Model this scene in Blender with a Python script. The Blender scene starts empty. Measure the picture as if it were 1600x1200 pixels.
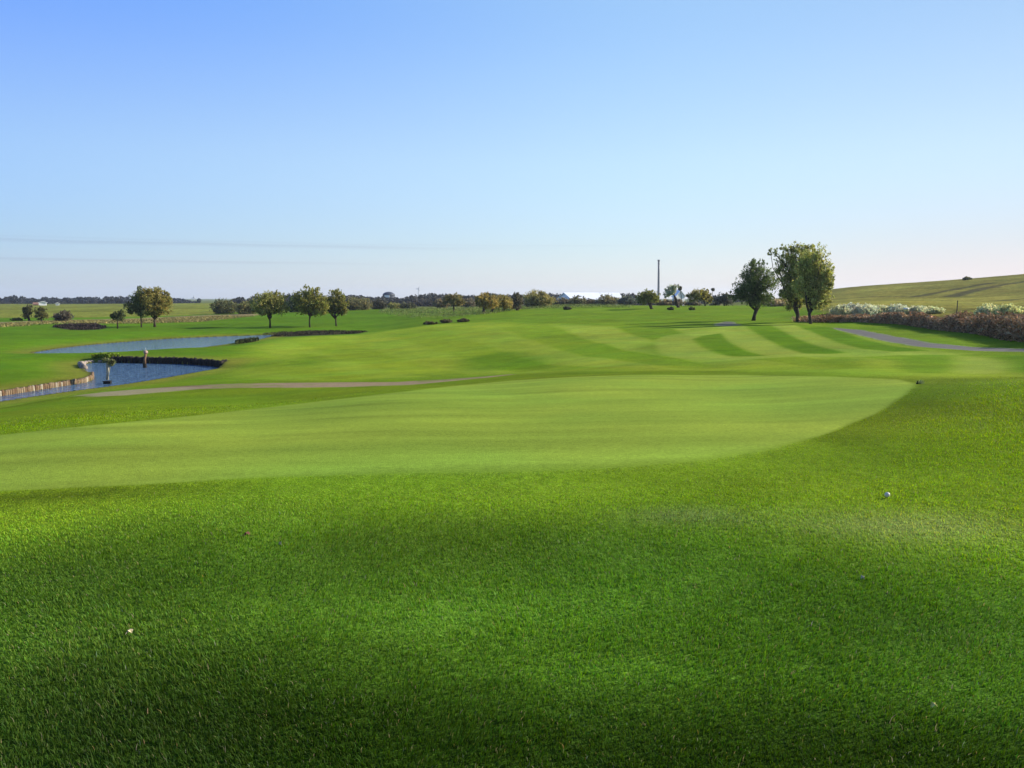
import bpy, math, random
import numpy as np
from math import radians as R

rng = np.random.default_rng(11)
random.seed(11)
S = bpy.context.scene
C = S.collection

# ------------------------------------------------------------------ camera model (to survey points of the place)
F = 1250.0
PITCH = math.atan(134 / 1250)
EYE = 1.65
cP, sP = math.cos(PITCH), math.sin(PITCH)

def ray(px, py):
    u = (px - 800) / F; v = (600 - py) / F
    dy = cP + v * sP
    return u / dy, (-sP + v * cP) / dy      # x and z per metre of forward distance

def at_d(px, py, d):
    a, b = ray(px, py)
    return np.array([a * d, d, EYE + b * d])

def at_z(px, py, z):
    a, b = ray(px, py)
    d = (z - EYE) / b
    return np.array([a * d, d, z])

ZW = -3.15                                   # water level of both ponds

# ------------------------------------------------------------------ terrain heights
CPZ = [(0,767,-.08),(400,745,0),(800,737,0),(1100,720,0),(1250,690,-.02),(1386,775,0),(1600,760,.05),(1600,660,.1),(1400,640,-.03),
 (800,660,-.2),(400,690,-.2),(1200,640,-.2),(800,620,-.4),(1000,584,-.55),(1300,588,-.3),(1432,598,-.1),(1600,605,.08),(600,615,-.5),
 (300,650,-.45),(0,680,-.4),(850,590,-.6),
 (400,625,-1.1),(600,600,-1.6),(360,603,-1.9),(200,612,-2.0),(0,645,-1.6),(125,616,-2.1),(780,586,-1.7),
 (0,632,-3.0),(200,603,-3.0),(310,583,-3.0),(355,572,-2.9),
 (500,585,-2.2),(600,560,-2.4),(450,555,-2.6),(600,530,-2.6),(420,535,-2.9),(600,510,-2.5),
 (800,575,-2.0),(800,550,-1.9),(800,525,-1.7),(950,560,-1.4),(950,530,-1.4),
 (1100,575,-.9),(1100,555,-1.1),(1100,530,-1.15),(1100,510,-1.0),
 (1300,570,-.6),(1300,545,-.85),(1300,520,-.85),(1450,575,-.45),(1450,550,-.75),(1450,530,-.8),(1600,575,-.3),(1600,550,-.6),(1600,528,-.65),(1450,512,-.7),
 (1178,501,-.9),(1265,506,-.85),(1300,503,-.7),
 (60,580,-2.75),(200,556,-2.75),(0,560,-2.75),(300,556,-2.7),(-150,575,-2.7),
 (0,535,-2.7),(200,520,-2.65),(300,515,-2.6),(240,511,-2.55),(422,513,-2.65),(484,512,-2.6),(60,500,-2.4),(0,515,-2.5)]
CPD = [(100,485,250),(100,476,500),(0,476,500),(320,474,500),(320,490,200),(500,490,180),(600,484,200),(700,488,165),(757,490,150),(650,505,118),
 (900,479,170),(840,500,110),(1000,479,160),(1000,495,115),(1100,479,150),(1100,492,115),(1225,480,140),(1225,495,100),
 (1320,475,110),(1500,485,85),(1600,485,75),(1450,465,150),(1600,460,140),(1450,440,260),(1600,428,260),(1300,452,280),(1225,470,260),(1800,412,260),(1800,480,65)]
CPW = [(0,0,0),(3,0,0),(-3,0,0),(0,-10,0),(-10,-10,-.1),(10,-10,.1),(0,3,0),(2,3,0),(-2,3,-.02),(0,5,0),(-4,5,-.05),(4,5,.02),(9,4,.1),(-9,4,-.2),(12,8,.2),
 (0,-60,0),(50,-40,.5),(-50,-40,-.8),(0,-300,-1),(300,0,2),(-300,0,-2.5),(300,-300,0),(-300,-300,-2),(-40,20,-1.6),(45,20,.4)]
for (px, d, z) in [(700,260,-1.6),(900,260,-.9),(1100,250,-.9),(500,300,-1.9),(200,800,-3.2),(600,600,-2.6),(900,520,-2.5),(1200,520,-1.5),
                   (1300,420,2),(1450,420,5),(1600,420,8),(1450,900,-2),(1800,800,2)]:
    p = at_d(px, 466, d); CPW.append((p[0], d, z))
for k in range(16):
    a = k * math.tau / 16 + .1
    CPW.append((1800 * math.sin(a), 1800 * math.cos(a), -3.2)); CPW.append((6500 * math.sin(a), 6500 * math.cos(a), -3.5))

pts = [at_z(*c) for c in CPZ] + [at_d(*c) for c in CPD] + [np.array(c, float) for c in CPW]
CPTS = np.array(pts)

def warp(x, y):
    r = np.hypot(x, y) + 1e-6
    k = r ** .36 / r
    return x * k, y * k

def kern(r2):
    return .5 * r2 * np.log(r2 + 1e-9)

WX, WY = warp(CPTS[:, 0], CPTS[:, 1])
n = len(CPTS)
Km = kern((WX[:, None] - WX[None]) ** 2 + (WY[:, None] - WY[None]) ** 2) + np.eye(n) * 2e-3
Pm = np.c_[np.ones(n), WX, WY]
A = np.block([[Km, Pm], [Pm.T, np.zeros((3, 3))]])
SOL = np.linalg.solve(A, np.r_[CPTS[:, 2], 0, 0, 0])

def tps(x, y):
    x = np.atleast_1d(np.asarray(x, float)); y = np.atleast_1d(np.asarray(y, float))
    out = np.empty(len(x))
    for i in range(0, len(x), 40000):
        a, b = warp(x[i:i + 40000], y[i:i + 40000])
        out[i:i + 40000] = kern((a[:, None] - WX[None]) ** 2 + (b[:, None] - WY[None]) ** 2) @ SOL[:n] + SOL[n] + SOL[n + 1] * a + SOL[n + 2] * b
    return out

def sstep(a, b, t):
    t = np.clip((t - a) / (b - a), 0, 1)
    return t * t * (3 - 2 * t)

def seg_dist(x, y, poly, closed=True):
    """distance to a polyline and inside flag"""
    d = np.full(len(x), 1e9); ins = np.zeros(len(x), bool)
    m = len(poly)
    for i in range(m if closed else m - 1):
        x0, y0 = poly[i]; x1, y1 = poly[(i + 1) % m]
        ex, ey = x1 - x0, y1 - y0
        t = np.clip(((x - x0) * ex + (y - y0) * ey) / (ex * ex + ey * ey + 1e-12), 0, 1)
        d = np.minimum(d, np.hypot(x - x0 - t * ex, y - y0 - t * ey))
        if closed:
            c = ((y0 > y) != (y1 > y))
            xi = x0 + (y - y0) / (y1 - y0 + 1e-12) * ex
            ins ^= c & (x < xi)
    return d, ins

def sdist(x, y, poly):
    """signed distance, negative inside; only evaluated near the polygon"""
    P = np.array(poly)
    out = np.full(len(x), 50.0)
    m = 12.0
    k = (x > P[:, 0].min() - m) & (x < P[:, 0].max() + m) & (y > P[:, 1].min() - m) & (y < P[:, 1].max() + m)
    if k.any():
        d, i = seg_dist(x[k], y[k], poly)
        out[k] = np.where(i, -d, d)
    return out

def dens(pl, closed, step):
    out = []
    m = len(pl)
    for i in range(m if closed else m - 1):
        a = np.array(pl[i], float); b = np.array(pl[(i + 1) % m], float)
        k = max(1, int(np.hypot(*(b - a)) / step))
        for j in range(k): out.append(tuple(a + (b - a) * j / k))
    if not closed: out.append(tuple(pl[-1]))
    return out

def smooth_closed(pl, it=2):
    """Chaikin corner cutting"""
    for _ in range(it):
        q = []
        for i in range(len(pl)):
            a = np.array(pl[i], float); b = np.array(pl[(i + 1) % len(pl)], float)
            q += [tuple(a * .75 + b * .25), tuple(a * .25 + b * .75)]
        pl = q
    return pl

# ponds: shore lines at water level
NEARPX = [(-260,668),(-120,648),(0,629),(100,614),(180,604),(250,593),(310,582),(345,576),(354,572),(348,571),(330,572),(290,569),(250,568),(200,567),(165,566.5),(140,567),(128,571),
          (132,578),(143,586),(146,593),(138,597),(100,603),(50,611),(0,619),(-120,636),(-260,650)]
POND1 = [tuple(at_z(px, py, ZW)[:2]) for px, py in smooth_closed(NEARPX, 1)]
FARPX = [(44,552.5),(80,546),(130,540),(200,534),(270,529),(340,526),(418,523.5),(440,523),(420,527),(400,532),(370,536),(330,542),(280,547),(220,550),(150,553),(80,554)]
POND2 = [tuple(at_z(px, py, ZW)[:2]) for px, py in smooth_closed(FARPX, 1)]
WALL_L = [tuple(at_z(px, py, ZW)[:2]) for px, py in [(-260,650),(-120,636),(0,619),(50,611),(100,603),(134,597.5),(144,593),(145,588)]]
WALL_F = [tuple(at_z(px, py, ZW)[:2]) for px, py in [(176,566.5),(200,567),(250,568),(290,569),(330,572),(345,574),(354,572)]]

def height(x, y):
    x = np.atleast_1d(np.asarray(x, float)); y = np.atleast_1d(np.asarray(y, float))
    z = tps(x, y)
    z = z + (.035 * np.sin(x * .55 + 1.3) * np.sin(y * .43 + .4) + .02 * np.sin(x * 1.1 - y * .7)) * sstep(9, 30, np.hypot(x, y)) * (1 - sstep(200, 400, np.hypot(x, y)))
    z = np.where(z < ZW + 3, ZW + .12 + np.log1p(np.exp(np.clip((z - ZW - .12) * 6, -40, 40))) / 6, z)
    for pond in (POND1, POND2):
        sd = sdist(x, y, pond)
        near = sd < 8
        if not near.any(): continue
        base = np.full(len(x), ZW + .07)
        L = np.full(len(x), 6.0)
        if pond is POND1:
            k = np.where(near)[0]
            d1, _ = seg_dist(x[k], y[k], WALL_L, False); d2, _ = seg_dist(x[k], y[k], WALL_F, False)
            w = 1 - sstep(.1, 1.6, np.minimum(d1, d2) - np.maximum(sd[k], 0))
            base[k] = base[k] + w * (.33 - .14 * (d1 < d2))
            L[k] = L[k] - w * 2.5
        t = sstep(0, 1, np.clip(sd / L, 0, 1))
        zo = base + (np.maximum(z, ZW + .1) - base) * t
        zi = ZW - .25 - .7 * sstep(0, 3, -sd)
        z = np.where(near, np.where(sd > 0, zo, zi), z)
    return z

def height1(x, y): return float(height([x], [y])[0])

_LD = np.geomspace(1.6, 3000, 1400)
def ground(px, py):
    a, b = ray(px, py)
    zr = EYE + b * _LD
    h = height(a * _LD, _LD)
    f = np.where(h >= zr)[0]
    if len(f) == 0: i = len(_LD) - 1
    else: i = f[0]
    if i == 0: d = _LD[0]
    else:
        g0 = zr[i - 1] - h[i - 1]; g1 = zr[i] - h[i]
        t = g0 / (g0 - g1 + 1e-12); d = _LD[i - 1] + (_LD[i] - _LD[i - 1]) * min(max(t, 0), 1)
    return np.array([a * d, d, height1(a * d, d)])

def gpoly(pl, step=25, smooth=0):
    if smooth: pl = smooth_closed(pl, smooth)
    return [tuple(ground(px, py)[:2]) for px, py in dens(pl, True, step)]

# ------------------------------------------------------------------ zones of the course (outlines surveyed on the ground)
GREEN = gpoly([(-300,800),(0,767),(220,757),(400,746),(600,740),(800,737),(960,731),(1100,719),(1200,703),(1290,678),(1370,645),(1415,616),(1431,600),
               (1405,593),(1300,588.5),(1150,586),(1000,586),(900,588.5),(800,594.5),(700,604),(600,615.5),(450,633),(300,650),(150,664),(0,680),(-300,712)], 30)
SAND1 = gpoly([(240,606.5),(300,602.5),(350,600),(420,598.5),(520,597.5),(620,596.8),(700,592.5),(760,588),(800,584.6),(804,585.2),(770,589),(720,594),(640,601.5),(540,604.8),(440,605.8),(380,606),(310,607.5),(250,609)], 12)
SAND2 = gpoly([(120,618),(160,612.5),(220,608),(270,605),(305,604),(302,608.5),(250,613),(200,617.5),(150,620)], 12)
PATH = gpoly([(1303,512.5),(1345,515.5),(1400,526),(1460,536.5),(1520,542.3),(1600,545.3),(1750,552.5),(1750,559),(1600,549.8),(1520,548),(1440,542),(1390,534.5),(1340,523),(1310,515.5)], 12)
PATCH = gpoly([(1118,505.5),(1134,502.3),(1146,502.8),(1158,508),(1135,509.5),(1118,509)], 8)
STR1 = gpoly([(1085,530),(1096,525),(1127,520.5),(1136,530),(1152,541),(1172,550),(1198,556),(1175,557),(1143,556.5),(1120,551),(1098,541)], 8)
STR2 = gpoly([(1163,507),(1204,508),(1220,515),(1246,529),(1280,541),(1324,551.5),(1292,553),(1254,552.5),(1222,543),(1196,530),(1180,519)], 8)
STR3 = gpoly([(1236,506),(1294,511),(1318,519),(1342,528),(1390,540),(1450,548),(1395,549.5),(1345,545),(1306,535),(1268,519)], 8)
DK4 = gpoly([(1412,553),(1480,553),(1498,560),(1490,575),(1478,584),(1412,582),(1400,570)], 8, 1)
LT5 = gpoly([(1500,556),(1550,559),(1580,568),(1572,584),(1490,584),(1496,572)], 8, 1)
DK6 = gpoly([(1545,553),(1700,560),(1700,584),(1578,584),(1582,570),(1560,560)], 8, 1)
DK7 = gpoly([(1010,534),(1075,540),(1110,556),(1090,562),(1030,556),(990,548)], 8, 1)
DK8 = gpoly([(448,570),(470,560),(455,553),(500,554),(512,560),(500,572)], 8, 1)
DK9 = gpoly([(720,560),(800,545),(850,560),(880,575),(760,580),(710,575)], 8, 1)
DK10 = gpoly([(1285,553),(1345,553),(1352,575),(1290,576)], 8, 1)
BROWNL = gpoly([(-60,512),(80,505),(160,505),(300,503),(330,500),(420,490),(330,492),(200,498),(100,500),(-60,505)], 20)
MUD = gpoly([(80,511),(110,507.5),(150,507),(168,512),(150,515.5),(110,516)], 8, 1)
DITCH = gpoly([(408,524),(420,519.5),(480,518.5),(540,518),(572,518),(560,521.5),(490,524.5),(430,527)], 8)
FAIRWAY = gpoly([(400,540),(445,528),(560,523),(680,507),(760,503),(900,508),(1050,513),(1180,507),(1240,505),(1310,520),(1380,540),(1440,548),(1620,560),(1620,588),(1440,590),
                 (1300,583),(1150,579.5),(1000,579.5),(860,582),(760,585),(680,590),(560,594),(440,594),(370,588),(365,570)], 15)
HILL = [tuple(at_d(px, 466, d)[:2]) for px, d in [(1262,110),(1340,84),(1420,76),(1500,68),(1600,56),(1800,45),(2300,40),(2600,300),(1900,600),(1450,600),(1240,420),(1200,250),(1235,150)]]
FIELD = [tuple(at_d(px, 466, d)[:2]) for px, d in [(-500,160),(0,165),(100,168),(200,172),(330,190),(420,330),(420,560),(-600,640)]]

def lin(c):
    c = np.array(c, float) / 255
    return np.where(c < .04045, c / 12.92, ((c + .055) / 1.055) ** 2.4)

KT = .60
BK = np.array([1.08, 1.08, .62])             # pigment of turf: hardly any blue
COL = dict(
    rough=lin((98,138,30)) * KT, green=lin((142,166,72)) * KT, fair=lin((128,165,52)) * KT, dark=lin((84,141,14)) * KT, light=lin((138,168,85)) * KT,
    sand=np.array([.25,.175,.115]), sand2=np.array([.25,.205,.125]), path=np.array([.072,.062,.052]), mud=np.array([.035,.028,.024]), brown=np.array([.20,.16,.075]),
    hill=np.array([.185,.170,.030]), field=np.array([.150,.165,.024]), fore=np.array([.070,.138,.013]), fringe=lin((112,155,38)) * KT, far=np.array([.10,.12,.025]))

for k_ in ('rough', 'green', 'fair', 'dark', 'light', 'fringe'): COL[k_] = COL[k_] * BK * dict(rough=(1.45,1.07,1.4), fair=(1.33,1.05,1.2), dark=(1.08,.82,.45), light=(1.3,1.05,1.), fringe=(1.45,1.06,2.0), green=(1.04,1.03,1.2))[k_]

def vnoise(x, y, sc, seed):
    """smooth value noise"""
    r = np.random.default_rng(seed); T = r.random((256, 256))
    u = x / sc + 1000.3; v = y / sc + 1000.7
    iu = np.floor(u).astype(int); iv = np.floor(v).astype(int); fu = u - iu; fv = v - iv
    fu = fu * fu * (3 - 2 * fu); fv = fv * fv * (3 - 2 * fv)
    g = lambda a, b: T[a % 256, b % 256]
    return (g(iu, iv) * (1 - fu) + g(iu + 1, iv) * fu) * (1 - fv) + (g(iu, iv + 1) * (1 - fu) + g(iu + 1, iv + 1) * fu) * fv

def fbm(x, y, sc, seed, o=4):
    s = 0; a = 1; t = 0
    for i in range(o):
        s = s + a * vnoise(x, y, sc / 2 ** i, seed + i); t += a; a *= .55
    return s / t

# patches of turf in the foreground: x, y, radius x, radius y, colour factor (lighter or darker turf; shade painted in nearest the camera)
def gp(px, py, rx, ry, f, col=None):
    p = ground(px, py); q = ground(px + rx, py); t = ground(px, py - ry)
    return (p[0], p[1], abs(q[0] - p[0]), abs(t[1] - p[1]), f, col)
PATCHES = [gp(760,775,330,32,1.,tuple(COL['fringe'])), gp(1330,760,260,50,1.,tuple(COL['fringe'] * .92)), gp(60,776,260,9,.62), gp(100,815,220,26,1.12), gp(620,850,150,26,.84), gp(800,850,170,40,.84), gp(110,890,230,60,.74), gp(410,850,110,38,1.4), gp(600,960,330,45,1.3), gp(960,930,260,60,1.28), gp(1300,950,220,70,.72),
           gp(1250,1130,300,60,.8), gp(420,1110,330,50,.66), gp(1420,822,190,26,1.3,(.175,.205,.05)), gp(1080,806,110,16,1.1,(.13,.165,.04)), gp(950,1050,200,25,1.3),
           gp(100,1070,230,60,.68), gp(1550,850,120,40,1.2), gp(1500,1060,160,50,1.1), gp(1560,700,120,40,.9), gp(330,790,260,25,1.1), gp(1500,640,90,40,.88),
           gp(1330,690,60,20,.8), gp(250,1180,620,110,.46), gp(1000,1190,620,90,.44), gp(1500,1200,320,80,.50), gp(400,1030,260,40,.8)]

def zone_masks(x, y):
    r = np.hypot(x, y)
    soft = np.clip(.012 * r, .06, .6)
    M = {}
    def m(name, poly, s=1.0, jit=0.0):
        sd = sdist(x, y, poly)
        if jit: sd = sd + jit * (fbm(x, y, 1.2, 77, 3) - .5)
        M[name] = 1 - sstep(-1, 1, sd / (soft * s))
    m('green', GREEN, .5 + 4.5 * np.exp(-((x - .6) / 2.4) ** 2) * (1 - sstep(8.5, 10, y)), .06); m('sand1', SAND1, .6, .25); m('sand2', SAND2, .8, .4); m('path', PATH, .6, .5); m('patch', PATCH, .8, .4)
    for k, p in (('d1', STR1), ('d2', STR2), ('d3', STR3)): m(k, p, .55)
    for k, p in (('d4', DK4), ('l5', LT5), ('d6', DK6), ('d7', DK7), ('d8', DK8), ('d9', DK9), ('d10', DK10)): m(k, p, 1.4 if k in ('d4', 'l5', 'd6') else 2)
    m('brown', BROWNL, 4, 3); m('mud', MUD, 2, 1.5); m('ditch', DITCH, 1, .6); m('fair', FAIRWAY, 4)
    m('hill', HILL, 2, 2); m('field', FIELD, 2, 2)
    return M

def turf_color(x, y, M):
    r = np.hypot(x, y)
    c = np.tile(COL['rough'], (len(x), 1))
    def mix(col, k):
        nonlocal c
        c = c * (1 - k[:, None]) + np.asarray(col)[None] * k[:, None]
    mix(COL['fore'], 1 - sstep(4.6, 8.0, r + 1.2 * (fbm(x, y, 2.5, 5) - .5)))
    sdg = sdist(x, y, GREEN)
    mix(COL['fringe'], .22 * (1 - sstep(.6, 2.4, sdg + .8 * (fbm(x, y, 1.5, 9) - .5))) * sstep(4.5, 7.5, r))
    mix(COL['far'], sstep(190, 260, r))
    lawn = sstep(38, 60, r) * (1 - sstep(190, 230, r))
    mix(lin((92,146,28)) * KT * BK * [1., .8, 1.2], lawn * .8)
    mix(lin((112,152,38)) * KT * BK * [1.2, .95, 1.1], lawn * .75 * sstep(-25, 5, x))
    mix(COL['fair'], M['fair'] * .95)
    yy = np.clip(y, 24, 110) - 40
    u = (x + .26 * yy) / (1 + .026 * yy) + 1.0 * (fbm(x, y, 26, 21, 2) - .5)      # lanes fan out round the bend
    st = np.sin(u * math.tau / 5.2 + .6)
    faint = (.25 + .75 * sstep(-4, 8, x)) * (1 - .6 * sstep(70, 110, r)) * (1 - .7 * np.maximum.reduce([M['d1'], M['d2'], M['d3'], M['l5'], M['d4'], M['d6']]))
    mix(COL['dark'], M['fair'] * sstep(-.15, .35, st) * .50 * faint * sstep(26, 40, r))
    mix(COL['light'], M['fair'] * sstep(-.15, .35, -st) * .55 * faint * sstep(26, 40, r))
    for k in ('d1', 'd2', 'd3'): mix(COL['dark'], M[k] * (.9 - .45 * sstep(62, 80, y)) * (.85 + .3 * (fbm(x, y, 5, 23, 3) - .5)))
    mix(COL['dark'], M['d4'] * .6); mix(COL['light'], M['l5'] * .8); mix(COL['dark'], M['d6'] * .8)
    for k in ('d7', 'd8', 'd9', 'd10'): mix(COL['dark'], M[k] * .5)
    # light mown lanes between the dark ones
    lane = sstep(0, .4, np.maximum.reduce([1 - np.clip(np.abs(sdist(x, y, p) - 1.4) / 1.6, 0, 1) for p in (STR1, STR2, STR3)]))
    mix(COL['light'], lane * .75 * M['fair'] * (1 - np.maximum.reduce([M['d1'], M['d2'], M['d3']])))
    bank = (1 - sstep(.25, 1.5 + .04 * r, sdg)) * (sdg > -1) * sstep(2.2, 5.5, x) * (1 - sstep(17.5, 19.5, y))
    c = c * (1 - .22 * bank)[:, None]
    mix(COL['green'], M['green'])
    gs = .5 * fbm(x * .30 + 3, y * 1.4, 1.6, 31, 4) + .5 * fbm(x * .12 + 9, y, .55, 33, 3)
    c = c * (1 + M['green'] * (gs - .5) * 1.1)[:, None]
    mix(COL['hill'], M['hill']); mix(COL['field'], M['field']); mix(COL['brown'], M['brown'])
    hn = fbm(x, y * .5, 18, 41, 5)
    hv = M['hill'] + M['field'] * .6
    c = c * (1 + hv * (hn - .5) * 1.3)[:, None]
    for (a, b) in HTRACKS:
        d, _ = seg_dist(x, y, a, False)
        mix(np.array([.055,.05,.022]), M['hill'] * (1 - sstep(b * .4, b, d + 1.6 * (fbm(x, y, 5, 45, 3) - .5))) * .85)
    mix(COL['mud'], M['mud']); mix(COL['mud'], M['ditch'] * .85)
    # yellowed rim of the shores
    for p in (POND2, POND1):
        sd = sdist(x, y, p)
        mix(np.array([.15,.15,.02]), (1 - sstep(.6, 3.2, sd)) * .75 * (x > -1e9))
        mix(np.array([.05,.045,.02]), (1 - sstep(.05, .45, sd)) * .8)
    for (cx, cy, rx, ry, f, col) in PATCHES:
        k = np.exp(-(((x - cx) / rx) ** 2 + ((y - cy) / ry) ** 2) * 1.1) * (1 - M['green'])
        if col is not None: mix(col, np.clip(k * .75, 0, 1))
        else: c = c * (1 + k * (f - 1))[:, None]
    v = fbm(x, y, 1.1, 51, 4); w = fbm(x, y, 9, 61, 3)
    gr = (1 - M['green'] * .6)
    c = c * (1 + ((v - .5) * .45 * gr + (w - .5) * .5 * gr))[:, None]
    c[:, 0] *= 1 + (fbm(x, y, 3.3, 71, 3) - .5) * .35
    mix(COL['sand'] * .95, M['sand1'] * (.9 - .35 * (fbm(x, y, 1.4, 88, 3) > .55)))
    mix(np.array([.10,.065,.03]), M['sand1'] * .75 * (1 - sstep(-15.5, -12.5, x))); mix(COL['sand2'], M['sand2'] * .85)
    mix(COL['path'], M['path']); mix(COL['path'] * .8, M['patch'] * .9)
    return np.clip(c, 0, 1)

HTRACKS = [([tuple(ground(*p)[:2]) for p in L], w) for L, w in (
    ([(1428,464),(1460,458),(1490,452.5),(1520,447),(1548,442)], 1.8), ([(1484,463.5),(1510,457),(1535,451),(1565,445.5),(1600,440),(1660,432)], 2.2), ([(1300,468),(1360,464),(1420,463)], 1.6), ([(1560,470),(1640,462)], 1.4))]

# ------------------------------------------------------------------ helpers for materials and objects
def mat(name):
    m = bpy.data.materials.new(name); m.use_nodes = True
    nt = m.node_tree; nt.nodes.clear()
    o = nt.nodes.new('ShaderNodeOutputMaterial')
    return m, nt, o

def N(nt, t, **kw):
    nd = nt.nodes.new(t)
    for k, v in kw.items():
        if k.startswith('i_'):
            nd.inputs[k[2:].replace('_', ' ')].default_value = v
        else: setattr(nd, k, v)
    return nd

def mul_noise(nt, color_out, specs, vec):
    """multiply a colour by several noises of the world position"""
    cur = color_out
    for sc, lo, hi, det in specs:
        nz = N(nt, 'ShaderNodeTexNoise', i_Scale=sc, i_Detail=det, i_Roughness=.6); nt.links.new(vec, nz.inputs['Vector'])
        mr = N(nt, 'ShaderNodeMapRange'); mr.inputs['From Min'].default_value = .3; mr.inputs['From Max'].default_value = .7
        mr.inputs['To Min'].default_value = lo; mr.inputs['To Max'].default_value = hi; nt.links.new(nz.outputs['Fac'], mr.inputs['Value'])
        vm = N(nt, 'ShaderNodeVectorMath', operation='SCALE'); nt.links.new(cur, vm.inputs[0]); nt.links.new(mr.outputs[0], vm.inputs['Scale'])
        cur = vm.outputs[0]
    return cur

def ground_mat(name, specs, bumps, rough=1.0, spec=.02):
    m, nt, o = mat(name)
    at = N(nt, 'ShaderNodeAttribute', attribute_name='Col'); geo = N(nt, 'ShaderNodeNewGeometry')
    c = mul_noise(nt, at.outputs['Color'], specs, geo.outputs['Position'])
    b = N(nt, 'ShaderNodeBsdfPrincipled', i_Roughness=rough); b.inputs['Specular IOR Level'].default_value = spec
    nt.links.new(c, b.inputs['Base Color'])
    prev = None
    for sc, dist in bumps:
        nz = N(nt, 'ShaderNodeTexNoise', i_Scale=sc, i_Detail=4.0); nt.links.new(geo.outputs['Position'], nz.inputs['Vector'])
        bp = N(nt, 'ShaderNodeBump', i_Strength=.6, i_Distance=dist); nt.links.new(nz.outputs['Fac'], bp.inputs['Height'])
        if prev: nt.links.new(prev.outputs[0], bp.inputs['Normal'])
        prev = bp
    if prev: nt.links.new(prev.outputs[0], b.inputs['Normal'])
    nt.links.new(b.outputs[0], o.inputs['Surface'])
    return m

M_TURF = ground_mat('turf', [(26., .70, 1.30, 4.), (6., .84, 1.16, 4.)], [(55., .03), (6., .05)])
M_GREEN = ground_mat('green_turf', [(28., .80, 1.20, 4.), (7., .93, 1.07, 3.)], [(60., .012)])
M_FIELD = ground_mat('rough_field', [(1.6, .55, 1.45, 5.), (.35, .7, 1.3, 4.)], [(1.5, .5)])
M_SAND = ground_mat('sand', [(25., .85, 1.15, 4.), (3., .85, 1.15, 3.)], [(30., .02)])
M_ASPH = ground_mat('worn_asphalt', [(30., .7, 1.3, 4.), (1.2, .75, 1.25, 4.)], [(40., .01)], .85, .3)

def leaf_mat(name, trans=.3, rough=.6, spec=.25):
    m, nt, o = mat(name)
    at = N(nt, 'ShaderNodeAttribute', attribute_name='Col')
    b = N(nt, 'ShaderNodeBsdfPrincipled', i_Roughness=rough); b.inputs['Specular IOR Level'].default_value = spec
    t = N(nt, 'ShaderNodeBsdfTranslucent'); mx = N(nt, 'ShaderNodeMixShader', i_Fac=trans)
    hs = N(nt, 'ShaderNodeHueSaturation', i_Saturation=1.1, i_Value=1.25)
    nt.links.new(at.outputs['Color'], b.inputs['Base Color']); nt.links.new(at.outputs['Color'], hs.inputs['Color']); nt.links.new(hs.outputs[0], t.inputs['Color'])
    nt.links.new(b.outputs[0], mx.inputs[1]); nt.links.new(t.outputs[0], mx.inputs[2]); nt.links.new(mx.outputs[0], o.inputs['Surface'])
    return m
M_LEAF = leaf_mat('foliage', .38, .65, .2)
M_GRASS = leaf_mat('grass_blades', .34, .6, .09)
M_TWIG = leaf_mat('dry_twigs', .1, .9, .05)

def plain(name, col, rough=.8, spec=.3, noise=(8., .75, 1.25), metal=0, bump=0):
    m, nt, o = mat(name)
    tc = N(nt, 'ShaderNodeTexCoord')
    rgb = N(nt, 'ShaderNodeRGB'); rgb.outputs[0].default_value = (*col, 1)
    c = mul_noise(nt, rgb.outputs[0], [(noise[0], noise[1], noise[2], 5.)], tc.outputs['Object'])
    b = N(nt, 'ShaderNodeBsdfPrincipled', i_Roughness=rough, i_Metallic=metal); b.inputs['Specular IOR Level'].default_value = spec
    nt.links.new(c, b.inputs['Base Color'])
    if bump:
        nz = N(nt, 'ShaderNodeTexNoise', i_Scale=noise[0] * 2, i_Detail=4.); nt.links.new(tc.outputs['Object'], nz.inputs['Vector'])
        bp = N(nt, 'ShaderNodeBump', i_Strength=.8, i_Distance=bump); nt.links.new(nz.outputs['Fac'], bp.inputs['Height']); nt.links.new(bp.outputs[0], b.inputs['Normal'])
    nt.links.new(b.outputs[0], o.inputs['Surface'])
    return m

def attr_plain(name, rough=.85, bump=.02, sc=9.):
    m, nt, o = mat(name)
    at = N(nt, 'ShaderNodeAttribute', attribute_name='Col'); tc = N(nt, 'ShaderNodeTexCoord')
    c = mul_noise(nt, at.outputs['Color'], [(sc, .6, 1.4, 5.)], tc.outputs['Object'])
    b = N(nt, 'ShaderNodeBsdfPrincipled', i_Roughness=rough); b.inputs['Specular IOR Level'].default_value = .2
    nt.links.new(c, b.inputs['Base Color'])
    nz = N(nt, 'ShaderNodeTexNoise', i_Scale=sc * 2, i_Detail=4.); nt.links.new(tc.outputs['Object'], nz.inputs['Vector'])
    bp = N(nt, 'ShaderNodeBump', i_Strength=.7, i_Distance=bump); nt.links.new(nz.outputs['Fac'], bp.inputs['Height']); nt.links.new(bp.outputs[0], b.inputs['Normal'])
    nt.links.new(b.outputs[0], o.inputs['Surface'])
    return m
M_BARK = plain('bark', (.055, .042, .032), .95, .1, (6., .6, 1.4), 0, .05)
M_TIMBER = attr_plain('weathered_timber')
M_STONE = attr_plain('pale_stone', .9, .03, 6.)

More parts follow.
